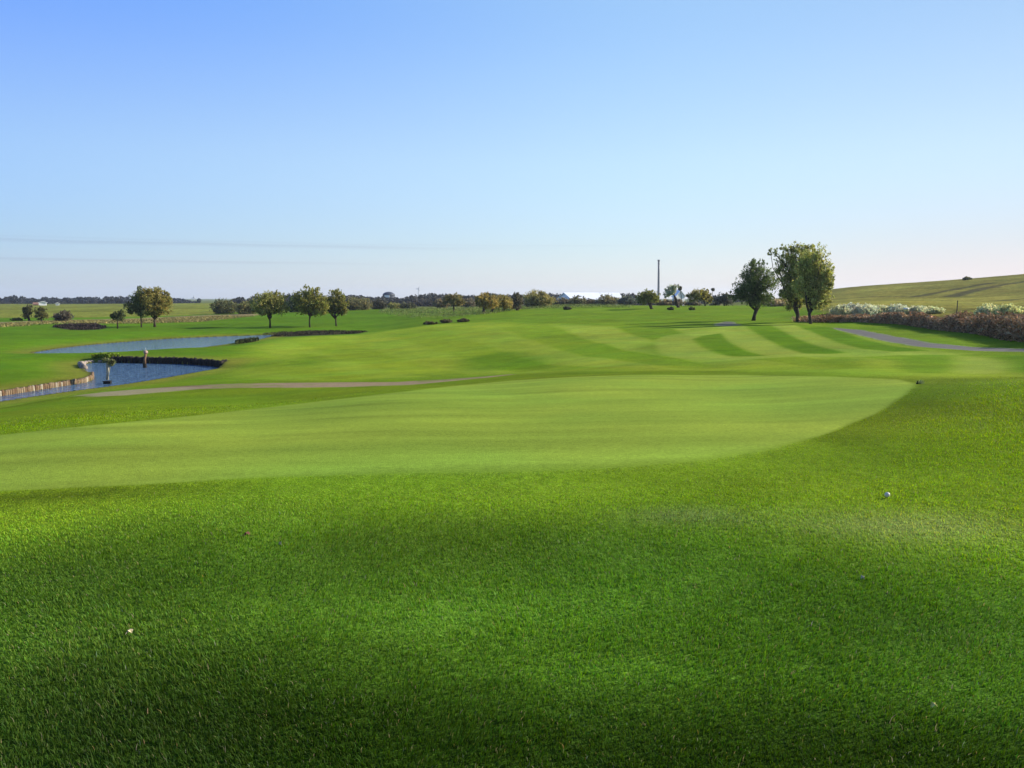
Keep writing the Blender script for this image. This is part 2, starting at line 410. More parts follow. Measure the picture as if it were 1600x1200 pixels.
def mesh_np(name, V, faces_flat, sizes, mtl, col=None, smooth=True, nrm=None):
    """faces_flat: flat vertex indices, sizes: corners per face"""
    me = bpy.data.meshes.new(name)
    V = np.asarray(V, np.float32); faces_flat = np.asarray(faces_flat, np.int32); sizes = np.asarray(sizes, np.int32)
    me.vertices.add(len(V)); me.vertices.foreach_set('co', V.ravel())
    me.loops.add(len(faces_flat)); me.loops.foreach_set('vertex_index', faces_flat)
    me.polygons.add(len(sizes)); st = np.r_[0, np.cumsum(sizes)[:-1]].astype(np.int32)
    me.polygons.foreach_set('loop_start', st); me.polygons.foreach_set('loop_total', sizes)
    me.update(calc_edges=True)
    if col is not None:
        a = me.color_attributes.new('Col', 'FLOAT_COLOR', 'POINT')
        cc = np.ones((len(V), 4), np.float32); cc[:, :3] = col
        a.data.foreach_set('color', cc.ravel())
    me.polygons.foreach_set('use_smooth', np.full(len(sizes), smooth, bool))
    if nrm is not None: me.normals_split_custom_set_from_vertices(nrm.tolist())
    me.materials.append(mtl)
    return me

def link(name, me, parent=None, loc=None):
    o = bpy.data.objects.new(name, me); C.objects.link(o)
    if parent is not None: o.parent = parent
    if loc is not None: o.location = loc
    return o

def tag(o, label=None, cat=None, group=None, kind=None):
    if label: o['label'] = label
    if cat: o['category'] = cat
    if group: o['group'] = group
    if kind: o['kind'] = kind
    return o

def thing(name, label, cat, loc, group=None):
    return tag(link(name, None, None, loc), label, cat, group)

class MB:
    """collects tubes, lathes and boxes into one mesh"""
    def __init__(s): s.V = []; s.F = []; s.C = []; s.c = (1, 1, 1)
    def add(s, v, f, col=None):
        b = len(s.V); s.V += [tuple(p) for p in v]; s.F += [tuple(b + i for i in q) for q in f]; s.C += [col or s.c] * len(v)
    def tube(s, P, Rr, sides=8, col=None, cap=True):
        P = [np.array(p, float) for p in P]; v = []; f = []
        for i, p in enumerate(P):
            t = P[min(i + 1, len(P) - 1)] - P[max(i - 1, 0)]; t /= np.linalg.norm(t) + 1e-9
            a = np.cross(t, [0, 1, .13]); a /= np.linalg.norm(a) + 1e-9; b = np.cross(t, a)
            for k in range(sides):
                q = math.tau * k / sides; v.append(p + Rr[i] * (a * math.cos(q) + b * math.sin(q)))
        for i in range(len(P) - 1):
            for k in range(sides):
                k2 = (k + 1) % sides; f.append((i * sides + k, i * sides + k2, (i + 1) * sides + k2, (i + 1) * sides + k))
        if cap: f.append(tuple(range(sides))[::-1]); f.append(tuple((len(P) - 1) * sides + k for k in range(sides)))
        s.add(v, f, col)
    def box(s, c, sz, rz=0, col=None):
        x, y, z = [q / 2 for q in sz]; cs, sn = math.cos(rz), math.sin(rz)
        v = [(c[0] + a * x * cs - b * y * sn, c[1] + a * x * sn + b * y * cs, c[2] + e * z) for a in (-1, 1) for b in (-1, 1) for e in (-1, 1)]
        s.add(v, [(0, 1, 3, 2), (4, 6, 7, 5), (0, 4, 5, 1), (2, 3, 7, 6), (0, 2, 6, 4), (1, 5, 7, 3)], col)
    def blob(s, c, r, seed, rough=.2, col=None, seg=10, rings=7):
        q = np.random.default_rng(seed); v = []; f = []
        ph = q.random(6) * 6.28
        for i in range(rings + 1):
            th = math.pi * i / rings
            for k in range(seg):
                p = math.tau * k / seg
                w = 1 + rough * (math.sin(2 * p + ph[0]) * math.sin(th) * .5 + math.sin(3 * p + ph[1] + 2 * th) * math.sin(th) * .4 + math.cos(3 * th + ph[2]) * .3)
                v.append((c[0] + r[0] * w * math.sin(th) * math.cos(p), c[1] + r[1] * w * math.sin(th) * math.sin(p), c[2] + r[2] * w * math.cos(th)))
        for i in range(rings):
            for k in range(seg):
                k2 = (k + 1) % seg; f.append((i * seg + k, (i + 1) * seg + k, (i + 1) * seg + k2, i * seg + k2))
        s.add(v, f, col)
    def build(s, name, mtl, parent=None, smooth=False, loc=None):
        fl = [i for q in s.F for i in q]
        return link(name, mesh_np(name, s.V, fl, [len(q) for q in s.F], mtl, np.array(s.C), smooth), parent, loc)

# ------------------------------------------------------------------ the ground, one net of faces cut into its zones
ang_d = np.linspace(R(-37.5), R(37.5), 960)
ang = np.r_[np.linspace(-math.pi, R(-37.5), 60)[:-1], ang_d, np.linspace(R(37.5), math.pi, 60)[1:-1]]
def steps(a, b, k):
    o = [a]
    while o[-1] < b: o.append(o[-1] * (1 + k))
    return o[:-1]
rad = np.array(steps(.4, 2, .2) + steps(2, 7, .02) + steps(7, 30, .0075) + steps(30, 130, .0055) + steps(130, 320, .012) + steps(320, 7000, .06))
na, nr = len(ang), len(rad)
AA, RR = np.meshgrid(ang, rad)          # row = radius
GX = (RR * np.sin(AA)).ravel(); GY = (RR * np.cos(AA)).ravel()
GZ = height(GX, GY)
MK = zone_masks(GX, GY)
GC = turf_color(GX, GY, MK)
# normals from the height net
Zg = GZ.reshape(nr, na); Xg = GX.reshape(nr, na); Yg = GY.reshape(nr, na)
def diff(a, ax):
    if ax == 1: return np.roll(a, -1, 1) - np.roll(a, 1, 1)
    d = np.empty_like(a); d[1:-1] = a[2:] - a[:-2]; d[0] = a[1] - a[0]; d[-1] = a[-1] - a[-2]; return d
T1 = np.stack([diff(Xg, 1), diff(Yg, 1), diff(Zg, 1)], -1); T0 = np.stack([diff(Xg, 0), diff(Yg, 0), diff(Zg, 0)], -1)
NR = np.cross(T1, T0); NR *= np.sign(NR[..., 2:3]); NR /= np.linalg.norm(NR, axis=-1, keepdims=True) + 1e-12
NR = NR.reshape(-1, 3)
i0 = (np.arange(nr - 1)[:, None] * na + np.arange(na)[None]); i1 = (np.arange(nr - 1)[:, None] * na + (np.arange(na) + 1)[None] % na)
Q = np.stack([i0, i0 + na, i1 + na, i1], -1).reshape(-1, 4)
Q = Q[:, ::-1]
zone = np.zeros(len(GX), int)
for zi, keys in enumerate((('hill',), ('field',), ('fair',), ('green',), ('sand1', 'sand2'), ('path', 'patch')), 1):
    zone[np.maximum.reduce([MK[k] for k in keys]) > .5] = zi
fz = zone[Q].max(1)
names = [('ground', M_TURF), ('hill', M_FIELD), ('field', M_FIELD), ('fairway', M_TURF), ('putting_green', M_GREEN), ('sand_strip', M_SAND), ('path', M_ASPH)]
for zi, (nm, mt) in enumerate(names):
    q = Q[fz == zi]
    if len(q) == 0: continue
    u, inv = np.unique(q, return_inverse=True)
    V = np.c_[GX, GY, GZ][u]; fl = inv.ravel()
    if nm == 'ground':                                       # close the middle of the net under the camera
        ring = np.searchsorted(u, np.arange(na)); V = np.vstack([V, [0, 0, height1(0, 0)]])
        tri = np.c_[ring, np.roll(ring, -1), np.full(na, len(V) - 1)]
        fl = np.r_[fl, tri[:, ::-1].ravel()]; sz = np.r_[np.full(len(q), 4), np.full(na, 3)]
        me = mesh_np(nm, V, fl, sz, mt, np.vstack([GC[u], GC[:1]]), True, np.vstack([NR[u], [0, 0, 1]]))
    else:
        me = mesh_np(nm, V, fl, np.full(len(q), 4), mt, GC[u], True, NR[u])
    tag(link(nm, me), kind='structure')

# ------------------------------------------------------------------ water
def water_mat():
    m, nt, o = mat('pond_water')
    geo = N(nt, 'ShaderNodeNewGeometry')
    b = N(nt, 'ShaderNodeBsdfPrincipled', i_Roughness=.08); b.inputs['Base Color'].default_value = (.070, .130, .205, 1); b.inputs['IOR'].default_value = 1.33
    mp = N(nt, 'ShaderNodeMapping'); mp.inputs['Scale'].default_value = (1, 1.6, 1); mp.inputs['Rotation'].default_value = (0, 0, .4); nt.links.new(geo.outputs['Position'], mp.inputs['Vector'])
    prev = None
    for sc, ds in ((1.6, .48), (7., .09)):
        nz = N(nt, 'ShaderNodeTexNoise', i_Scale=sc, i_Detail=3.); nt.links.new(mp.outputs[0], nz.inputs['Vector'])
        bp = N(nt, 'ShaderNodeBump', i_Strength=1., i_Distance=ds); nt.links.new(nz.outputs['Fac'], bp.inputs['Height'])
        if prev: nt.links.new(prev.outputs[0], bp.inputs['Normal'])
        prev = bp
    nt.links.new(prev.outputs[0], b.inputs['Normal']); nt.links.new(b.outputs[0], o.inputs['Surface'])
    return m
M_WATER = water_mat()
for nm, pond in (('pond', POND1), ('pond', POND2)):
    P = [p for p in pond]
    me = mesh_np(nm, [(p[0], p[1], ZW) for p in P], list(range(len(P))), [len(P)], M_WATER, None, False)
    if me.polygons[0].normal.z < 0: me.flip_normals()
    tag(link('pond', me), kind='structure')

# ------------------------------------------------------------------ grass blades of the near rough
def make_grass():
    n = 900000
    r0, r1, e = 1.3, 30.0, .25
    u = rng.random(n); r = (r0 ** e + u * (r1 ** e - r0 ** e)) ** (1 / e)
    th = (rng.random(n) * 2 - 1) * R(44)
    x = r * np.sin(th); y = r * np.cos(th)
    sdg = sdist(x, y, GREEN); k = sdg > .02
    k &= rng.random(n) > sstep(11, 21, r)
    x, y, r, sdg = x[k], y[k], r[k], sdg[k]
    M = zone_masks(x, y)
    k = (M['sand1'] + M['sand2'] < .4); x, y, r, sdg = x[k], y[k], r[k], sdg[k]; M = {a: b[k] for a, b in M.items()}
    n = len(x); z = height(x, y)
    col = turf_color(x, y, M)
    hmap = .0185 - .006 * sstep(3.5, 7.5, r) + .010 * sstep(8, 14, r)
    hmap = hmap * (.35 + .65 * sstep(.1, 1.9, sdg))
    h = hmap * (.55 + .9 * rng.random(n)) * (.55 + .9 * fbm(x, y, .28, 81, 3)) * np.where(rng.random(n) < .03, 1.7, 1.0)
    w = (.0018 + .00044 * r ** 1.05) * (.7 + .6 * rng.random(n))
    dirn = fbm(x, y, 1.6, 91, 3) * 9.0 + rng.normal(0, .8, n)
    lean = h * (.15 + .75 * rng.random(n))
    fx = rng.random(n) * math.tau
    sx, sy = np.cos(fx) * w / 2, np.sin(fx) * w / 2
    lx, ly = np.cos(dirn) * lean, np.sin(dirn) * lean
    V = np.empty((n, 5, 3))
    V[:, 0] = np.c_[x - sx, y - sy, z - .004]; V[:, 1] = np.c_[x + sx, y + sy, z - .004]
    V[:, 2] = np.c_[x - sx * .8 + lx * .3, y - sy * .8 + ly * .3, z + h * .55]; V[:, 3] = np.c_[x + sx * .8 + lx * .3, y + sy * .8 + ly * .3, z + h * .55]
    V[:, 4] = np.c_[x + lx, y + ly, z + h]
    b = np.arange(n)[:, None] * 5
    fq = b + np.array([0, 1, 3, 2])[None]; ft = b + np.array([2, 3, 4])[None]
    fl = np.concatenate([fq, ft], 1).ravel(); sz = np.tile([4, 3], n)
    vv = np.clip(rng.normal(1.0, .26, n), .35, 1.9)
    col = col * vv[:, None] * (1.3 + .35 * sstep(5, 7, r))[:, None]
    dry = rng.random(n) < .025
    col[dry] = np.array([.22, .20, .09])
    col[:, 0] *= rng.normal(1, .15, n).clip(.6, 1.5); col[:, 2] *= rng.normal(1.05, .3, n).clip(.4, 2)
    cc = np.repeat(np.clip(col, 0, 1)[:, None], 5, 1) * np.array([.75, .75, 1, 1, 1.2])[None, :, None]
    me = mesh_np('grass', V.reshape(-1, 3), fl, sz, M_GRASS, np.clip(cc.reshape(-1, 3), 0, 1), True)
    tag(link('grass', me), kind='stuff')
make_grass()

# ------------------------------------------------------------------ foliage
def leaf_cloud(P, size, col, aspect=1.6, droop=0.0, jitter=.25, seed=0, base=None):
    """small diamond leaf sprays at points P"""
    q = np.random.default_rng(seed); n = len(P)
    a = q.normal(size=(n, 3)); a[:, 2] = a[:, 2] * (1 - droop * .5) - droop * 1.6; a /= np.linalg.norm(a, axis=1, keepdims=True)
    b = np.cross(a, q.normal(size=(n, 3))); b /= np.linalg.norm(b, axis=1, keepdims=True) + 1e-9
    s = size * (.6 + .8 * q.random(n))[:, None]
    V = np.empty((n, 4, 3)); V[:, 0] = P - a * s * aspect / 2; V[:, 1] = P + b * s / 2; V[:, 2] = P + a * s * aspect / 2; V[:, 3] = P - b * s / 2
    c = np.asarray(col, float)
    if c.ndim == 1: c = np.tile(c, (n, 1))
    c = c * np.clip(q.normal(1, jitter, n), .3, 2)[:, None]
    c[:, 0] *= np.clip(q.normal(1, .12, n), .6, 1.5)
    fl = np.arange(n * 4); return V.reshape(-1, 3), fl, np.full(n, 4), np.repeat(np.clip(c, 0, 1), 4, 0)

def crown_points(blobs, m, n, seed, clump=.28):
    """points in clumps through a set of ellipsoids; blobs: centre, radii, weight"""
    q = np.random.default_rng(seed)
    w = np.array([b[2] * b[1][0] * b[1][2] for b in blobs]); w /= w.sum()
    out = []; sub = []
    for b, k in zip(blobs, w):
        c = np.array(b[0]); r = np.array(b[1]); nn = int(n * k)
        nc = max(5, int(nn / 70))
        d = q.normal(size=(nc, 3)); d /= np.linalg.norm(d, axis=1, keepdims=True)
        cc = c + d * r * (q.random(nc) ** .45)[:, None] * .92
        idx = q.integers(0, nc, nn)
        rr = r.mean() * clump * (.6 + .9 * q.random(nc))
        pp = q.normal(size=(nn, 3)); pp /= np.linalg.norm(pp, axis=1, keepdims=True); pp *= (q.random(nn) ** .5)[:, None]
        out.append(cc[idx] + pp * rr[idx][:, None]); tint = q.normal(1, .24, nc).clip(.45, 1.6); sub.append(tint[idx])
        nf = int(nn * .22); f = q.normal(size=(nf, 3)); f /= np.linalg.norm(f, axis=1, keepdims=True)      # loose sprays between the clumps, reaching a little further out
        lob = 1 + .16 * np.sin(f[:, 0] * 5 + q.random() * 6) * np.cos(f[:, 2] * 6 + q.random() * 6) + .10 * np.sin(f[:, 1] * 9 + f[:, 2] * 8)
        out.append(c + f * r * (q.random(nf) ** .4 * lob * 1.02)[:, None]); sub.append(q.normal(1, .12, nf))
        ns = max(6, int(nn / 160)); f = q.normal(size=(ns, 3)); f /= np.linalg.norm(f, axis=1, keepdims=True); f[:, 2] = np.abs(f[:, 2]) * .8 + f[:, 2] * .2   # sprigs that break the outline
        kk = 16; cc2 = c + f * r * q.uniform(.9, 1.14, ns)[:, None]
        out.append(np.repeat(cc2, kk, 0) + q.normal(size=(ns * kk, 3)) * r.mean() * .045 * np.array([1, 1, 1.8])); sub.append(np.repeat(q.normal(1, .15, ns), kk))
    return np.vstack(out), np.concatenate(sub)

LEAFK = np.array([2.15, 2.2, 1.75])
def px_tree(name, label, base, blobs, trunk, col, n, group=None, leaf=None, droop=.3, forks=(), d=None, cat='tree', seed=1, clump=.28, head=None, jitter=.25, zoff=0.0):
    """base: surveyed pixel of the foot; blobs and trunk given as surveyed outline points, turned into metres at the tree's own distance"""
    g = ground(*base) if d is None else np.array([*at_d(base[0], base[1], d)[:2], 0])
    if d is not None: g[2] = height1(g[0], g[1])
    m = g[1] / F
    q = np.random.default_rng(seed + 500)
    foot = at_d(base[0], base[1], g[1])[2] - g[2]
    if abs(foot / m) > 2: print('FOOT', label, 'off by px', round(foot / m, 1), 'd', round(g[1], 1))
    def loc(px, py, dy=0): return np.array([(px - base[0]) * m, dy, (base[1] - py) * m + foot])
    root = thing(name, label, cat, (g[0], g[1], g[2] + zoff), group)
    mb = MB()
    if trunk:
        P = [loc(px, py, q.normal(0, .06)) for px, py, w in trunk]; P[0] = np.array([P[0][0], 0, -.15])
        Rr = [w * m / 2 for *_, w in trunk]; Rr[0] *= 1.25
        mb.tube(P, Rr, 9)
        top = P[-1]
        if head: mb.blob(loc(head[0], head[1]), (head[2] * m, head[2] * m, head[3] * m), seed, .5)
        for fk in forks: mb.tube([loc(px, py, q.normal(0, .2)) for px, py, w in fk], [w * m / 2 for *_, w in fk], 6)
    bl = []
    for (px, py, rx, ry, wt) in blobs:
        c = loc(px, py, q.normal(0, .22) * rx * m); ryd = rx * m * q.uniform(.8, 1.05)
        bl.append((c, (rx * m, ryd, ry * m), wt))
        if trunk:
            for _ in range(3):
                e = c + np.clip(q.normal(size=3), -1, 1) * np.array([rx, rx, ry]) * m * .4
                mid = top * .5 + e * .5 + np.array([0, 0, .08]) * np.linalg.norm(e - top)
                mb.tube([top - [0, 0, .1], mid, e], [.028 * ry * m + .03, .018 * ry * m + .02, .012], 5)
    if trunk: mb.build('trunk', M_BARK, root, True)
    P, tint = crown_points(bl, m, int(n * (.75 if trunk else 1.2)), seed, clump)
    if trunk:                                                # leafy shoots fanning out from the head of the trunk
        q2 = np.random.default_rng(seed + 900); ns = max(40, n // 55); ws = np.array([b[2] * b[1][0] * b[1][2] for b in bl]); bi = q2.choice(len(bl), ns, p=ws / ws.sum())
        f = q2.normal(size=(ns, 3)); f /= np.linalg.norm(f, axis=1, keepdims=True)
        cen = np.array([b[0] for b in bl])[bi]; rad_ = np.array([b[1] for b in bl])[bi]
        tip = cen + f * rad_ * q2.uniform(.75, 1.12, ns)[:, None]
        kk = max(8, int(n * .55 / ns)); t = q2.random((ns, kk)) ** .7
        st = top[None] * .55 + cen * .45 + (cen - top) * -.15
        arch = (t * (1 - t))[..., None] * np.array([0, 0, .55]) * np.linalg.norm(tip - st, axis=1)[:, None, None]
        pp = st[:, None] * (1 - t[..., None]) + tip[:, None] * t[..., None] + arch + q2.normal(size=(ns, kk, 3)) * rad_.mean(1)[:, None, None] * .045
        P = np.vstack([P, pp.reshape(-1, 3)]); tint = np.r_[tint, np.repeat(q2.normal(1, .22, ns).clip(.5, 1.6), kk)]
    keep = P[:, 2] > .02; P, tint = P[keep], tint[keep]
    lf = leaf if leaf else max(.085, 1.15 * m)
    V, fl, sz, cc = leaf_cloud(P, lf, np.clip(np.asarray(col) * LEAFK, 0, .6)[None] * tint[:, None], 2.2, droop, jitter, seed)
    link('crown', mesh_np('crown', V, fl, sz, M_LEAF, cc, False), root)
    return root

# --- the three big trees at the right
px_tree('dark_tree', 'dark green tree with crooked black trunk, left of the two tallest trees', (1178,501),
        [(1178,438,24,26,1),(1160,451,20,17,1),(1192,446,20,25,1),(1152,461,15,10,1),(1172,420,12,13,1),(1190,466,17,10,1),(1176,470,18,7,1),(1186,413,8,8,.35),(1146,466,9,6,.5),(1164,432,9,9,.5),(1182,475,22,6,.9),(1199,469,11,9,.7),(1158,466,16,8,.8)],
        [(1177,501,6),(1178,493,5),(1181,484,6),(1184,476,9),(1180,466,6)], (.048,.064,.022), 13000, seed=3, droop=.2, forks=[[(1179,484,3.5),(1172,477,4),(1168,468,2)],[(1183,480,4),(1190,472,3),(1194,464,2)]])
px_tree('willow_tree', 'tallest willow with thin see-through branches on its left side', (1246,503),
        [(1240,402,20,20,1),(1258,398,14,16,.8),(1222,418,16,22,.30),(1206,398,9,11,.25),(1216,440,14,24,.22),(1244,436,24,26,1.1),(1240,462,21,15,1.1),(1228,390,12,9,.5),(1252,470,14,8,1),(1243,479,18,6,.8),(1228,462,12,14,.4)],
        [(1246,503,5),(1246,492,5.5),(1243,482,8),(1240,474,9),(1243,462,5),(1240,440,3.5)], (.125,.125,.042), 16000, seed=4, droop=.55,
        forks=[[(1240,476,4),(1228,465,3),(1220,440,2.2),(1210,405,1.2)],[(1246,480,5),(1254,470,3),(1258,440,2)],[(1222,446,1.8),(1206,420,1),(1201,394,.6)]])
px_tree('willow_tree', 'bright olive willow with forked trunk, rightmost tree beside the bramble', (1266,506),
        [(1272,402,18,18,.7),(1280,428,19,24,1),(1264,448,24,22,1.1),(1284,452,14,18,1),(1258,412,16,20,.8),(1270,470,18,8,.8),(1288,424,9,18,.6),(1256,428,14,30,.9),(1291,466,10,14,.8),(1277,478,16,6,.7),(1288,440,12,22,.7)],
        [(1267,506,4.5),(1265,498,4.5),(1264,490,5),(1266,484,6)], (.165,.160,.058), 17000, seed=5, droop=.5,
        forks=[[(1266,485,5),(1272,478,4.5),(1277,468,3.5),(1276,445,2)],[(1264,487,4),(1258,476,3.5),(1256,455,2)]])

# --- trees at the left beyond the far pond
px_tree('young_tree', 'small dark round-crowned tree on thin trunk, leftmost beside the wide tree', (183,513.5),
        [(186,494,11,8,1),(181,495,7,6,1),(190,491,7,6,1)], [(184,513.5,2),(184,500,1.6),(185,496,1.4)], (.035,.042,.02), 2600, seed=6)
px_tree('field_tree', 'loose olive tree with slim trunk, behind and left of the wide tree', (221,511.5),
        [(222,478,16,16,1),(207,484,12,8,.8),(216,464,13,9,1),(205,478,10,6,.5),(226,490,12,6,.8),(221,452,6,5,.3)], [(221,511.5,2),(220.5,500,1.8),(220,490,2)], (.065,.072,.028), 6500, seed=7)
px_tree('field_tree', 'wide autumn-tinted tree with dark forked trunk beyond the far pond', (241.5,511),
        [(243,470,25,20,1),(256,474,16,16,1),(234,458,15,9,.9),(262,466,8,10,.6),(244,486,22,7,.8),(250,455,9,5,.4)], [(242,511,4),(242,504,3),(242,498,3.4)], (.125,.105,.036), 9500, seed=8,
        forks=[[(242,499,2.6),(236,493,2),(231,486,1.2)],[(242,499,2.8),(249,493,2.4),(256,487,1.4)]])

# --- pollard willows in the middle left
PG = 'pollard willows along the ditch'
px_tree('pollard_willow', 'pollard willow with wide round crown, by the far pond end, first from the left', (422,512),
        [(422,474,28,17,1),(408,478,17,13,1),(440,477,14,15,1),(430,463,18,8,.8),(422,488,14,5,.6),(409,486,13,6,.7),(440,485,12,8,.7)], [(422,512,3),(422,502,2.4),(421.5,497,3),(421.5,491,6)], (.115,.108,.038), 8500, PG, seed=9, head=(421.5,495,3.6,3.2))
px_tree('pollard_willow', 'tallest pollard willow with yellowish right side, middle of the three', (484.5,511.5),
        [(482,471,24,18,1),(486,457,14,9,.8),(502,476,14,17,1),(468,470,13,14,.8),(480,450,5,4,.25),(497,454,6,5,.3),(471,485,14,8,.7),(500,487,12,8,.7)], [(484,511.5,2.4),(484,500,2),(485,494,3),(485,488,6)], (.115,.11,.034), 8500, PG, seed=10, head=(485.5,491,4,3))
px_tree('pollard_willow', 'narrow pollard willow with a leaning dark head, third from the left', (525,509.5),
        [(527,470,15,17,1),(516,476,8,15,.8),(536,478,10,12,.8),(524,458,10,5,.5),(534,488,8,7,.6),(517,484,7,7,.5)], [(525.5,509.5,2.6),(525,502,2.2),(525,497,2.4),(523,490,3)], (.095,.09,.032), 5200, PG, seed=12,
        forks=[[(525,498,3),(519,491,4.2),(514,485,3)],[(525,497,2),(530,490,1.8),(534,482,1)]])

# --- trees further off along the crest
FG = 'pollard willows on the far crest'
px_tree('pollard_willow', 'small brownish pollard standing alone among pale weeds', (709,486), [(709,468,16,9,1),(716,472,11,7,1),(700,470,9,7,.7)], [(709,486,2.5),(709,480,2.2),(709,476,4)], (.11,.09,.042), 3600, FG, d=168, seed=13)
px_tree('pollard_willow', 'ochre pollard with broad crown, largest of the crest row', (756,490), [(759,470,17,11,1),(765,474,17,10,1),(748,472,7,9,.7)], [(755,490,4.5),(756,484,4),(757,480,6)], (.155,.115,.04), 5000, FG, d=150, seed=14)
px_tree('pollard_willow', 'pollard right beside the broad ochre crown', (770,488), [(782,471,17,10,1),(790,474,12,8,1)], [(768,488,4),(770,482,4),(774,478,4)], (.13,.105,.042), 3600, FG, d=156, seed=15)
px_tree('pollard_willow', 'thin dark-topped tree between the ochre and the olive round crowns', (808,487), [(808,467,9,8,.6),(808,475,10,9,.7),(807,460,5,3,.5)], [(809,487,4),(807,480,3.5),(808,474,3)], (.06,.052,.035), 2200, FG, d=160, seed=16)
px_tree('pollard_willow', 'leaning bare stump-like pollard left of the dark-topped tree', (786,487), [(796,474,9,7,.8),(800,478,8,6,.8)], [(785,487,4),(788,482,4.5),(793,479,3)], (.10,.085,.045), 1500, FG, d=162, seed=17)
px_tree('round_tree', 'round olive-brown tree on the crest left of the white hall', (845,482), [(838,467,21,13,1),(850,470,17,10,1),(830,472,12,9,.8)], [(845,482,3),(844,477,3)], (.135,.115,.048), 5600, d=175, seed=18)
px_tree('leaning_tree', 'dome-crowned tree on a leaning trunk left of the chimney', (1020,490), [(1010,465,17,10,1),(1014,462,15,9,1),(1002,468,9,7,1),(1022,468,8,7,1)], [(1021,490,3.4),(1018,483,4.5),(1015,474,5),(1012,468,3)], (.085,.085,.026), 5200, d=142, seed=19, clump=.22)
px_tree('pale_tree', 'silvery see-through tree with dark trunk in front of the white gable', (1061,486), [(1047,455,10,8,.55),(1052,449,8,5,.4),(1041,461,6,5,.5)], [(1061,486,4),(1058,477,4.5),(1056,468,4),(1052,460,2)], (.20,.20,.17), 1500, d=146, seed=20)
px_tree('spindly_tree', 'spindly small tuft-topped tree rising beside the white gable', (1063,478), [(1062,451,2.6,4,1)], [(1065,478,1.2),(1064,462,.9),(1062,454,.8)], (.05,.045,.035), 260, d=190, seed=21)
px_tree('flat_tree', 'flat-topped golden tree between the white gable and the dark tree', (1101,481), [(1093,461,17,8,1),(1084,465,13,8,.9),(1101,460,9,8,1),(1104,468,9,7,.8)], [(1102,481,2.4),(1101,474,2.2),(1098,468,2)], (.125,.105,.032), 4600, d=158, seed=22, clump=.22)
px_tree('spindly_tree', 'spindly tuft-topped tree right of the flat-topped golden tree', (1112,480), [(1113,453,2.4,2.2,1)], [(1112,480,1),(1112,464,.8),(1113,455,.7)], (.06,.055,.045), 200, d=195, seed=23)
px_tree('grey_tree', 'small dark grey dome tree touching the left edge of the dark tree', (1132,480), [(1131,467,12,9,1),(1138,470,10,8,1),(1122,470,8,7,1)], [(1132,480,2.4),(1131,473,2)], (.05,.05,.042), 2600, d=165, seed=24)

# --- bushes
def bush(name, label, px, base, top, rx, col, n=1500, d=None, group=None, seed=0, cat='bush', leaf=None, droop=0, clump=.3):
    if d is not None:                                        # the foot stands where the ground really is at that distance
        p = at_d(px, base, d); base = base + (p[2] - height1(p[0], p[1])) * F / d
    if base - top < 5: base = top + 5
    h = (base - top) / 2
    return px_tree(name, label, (px, base), [(px, base - h * .85, rx, h * 1.05, 1), (px - rx * .4, base - h * .6, rx * .6, h * .7, .8), (px + rx * .45, base - h * .65, rx * .55, h * .75, .8)],
                   None, col, n, group, leaf, droop, d=d, cat=cat, seed=seed, clump=clump)
OL = (.085,.080,.034); BR = (.095,.075,.048); DK = (.045,.042,.034)
bush('low_bush', 'low dark bush at the far left edge of the field', 28, 503.5, 497, 8, (.05,.05,.025), 900, 146, seed=31)
px_tree('scrub_tree', 'thin grey scrub tree with blackish stem left of the round bush', (45,503), [(44,487,7,9,.7),(40,493,5,6,.6),(48,482,5,5,.6)], [(46,503,3.2),(45,495,2.6),(44,488,1.8)], (.06,.058,.034), 1500, d=146, seed=32)
px_tree('scrub_tree', 'thin olive scrub tree under the white house, between stem and round bush', (65,503), [(65,487,10,9,.8),(60,492,7,8,.8),(70,494,6,7,.8)], [(65,503,2.2),(65,494,1.8)], (.085,.082,.034), 2000, d=146, seed=33)
bush('round_bush', 'round dark purple-brown bush in the left field', 95, 502.5, 485.5, 15, (.062,.050,.042), 2800, 142, seed=34)
bush('willow_bush', 'large dark olive bush left of the first pollard willow', 352, 492, 468, 22, (.060,.060,.030), 4200, 195, seed=35)
bush('willow_bush', 'lighter olive bush between dark bush and first pollard willow', 386, 492, 471, 17, OL, 3200, 190, seed=36)
bush('willow_bush', 'dark green tall bush between the first and second pollard willows', 463, 488, 461, 15, (.040,.055,.028), 3800, 200, seed=37)
bush('willow_bush', 'yellow-olive bush between the second and third pollard willows', 509, 489, 463, 13, (.125,.110,.036), 3200, 192, seed=38)
bush('willow_bush', 'greyish olive bush right of the third pollard willow', 560, 488, 464, 22, (.085,.076,.042), 4200, 205, seed=39)
bush('willow_bush', 'dark grey bush with flat top further right of the third pollard', 592, 487, 466, 14, DK, 2600, 215, seed=40)
bush('willow_bush', 'small pale yellowish bush at the edge of the weedy ground', 618, 486, 472, 11, (.125,.115,.05), 1600, 205, seed=41)
bush('willow_bush', 'blackish low bush beside the pale weeds', 638, 485, 473, 13, (.045,.045,.03), 2200, 206, seed=42)
bush('scrub_bush', 'brown scrub bush left of the small lone pollard', 690, 482, 467, 13, BR, 2000, 215, seed=43)
bush('scrub_bush', 'purplish brown scrub bush right of the small lone pollard', 733, 481, 466, 11, (.085,.07,.055), 1600, 215, seed=44)
bush('scrub_bush', 'grey brown scrub at the left foot of the white hall', 874, 479, 466, 15, (.10,.085,.062), 2000, 230, seed=45)
bush('scrub_bush', 'pointed brown scrub bush in front of the white hall', 903, 479, 461, 14, (.085,.075,.042), 1900, 220, seed=46)
bush('scrub_bush', 'low dark brown scrub at the middle foot of the white hall', 924, 479, 465.5, 14, (.075,.06,.045), 1400, 222, seed=47)
bush('scrub_bush', 'olive brown scrub at the right end of the white hall', 950, 479, 461, 18, (.10,.085,.045), 2400, 222, seed=48)
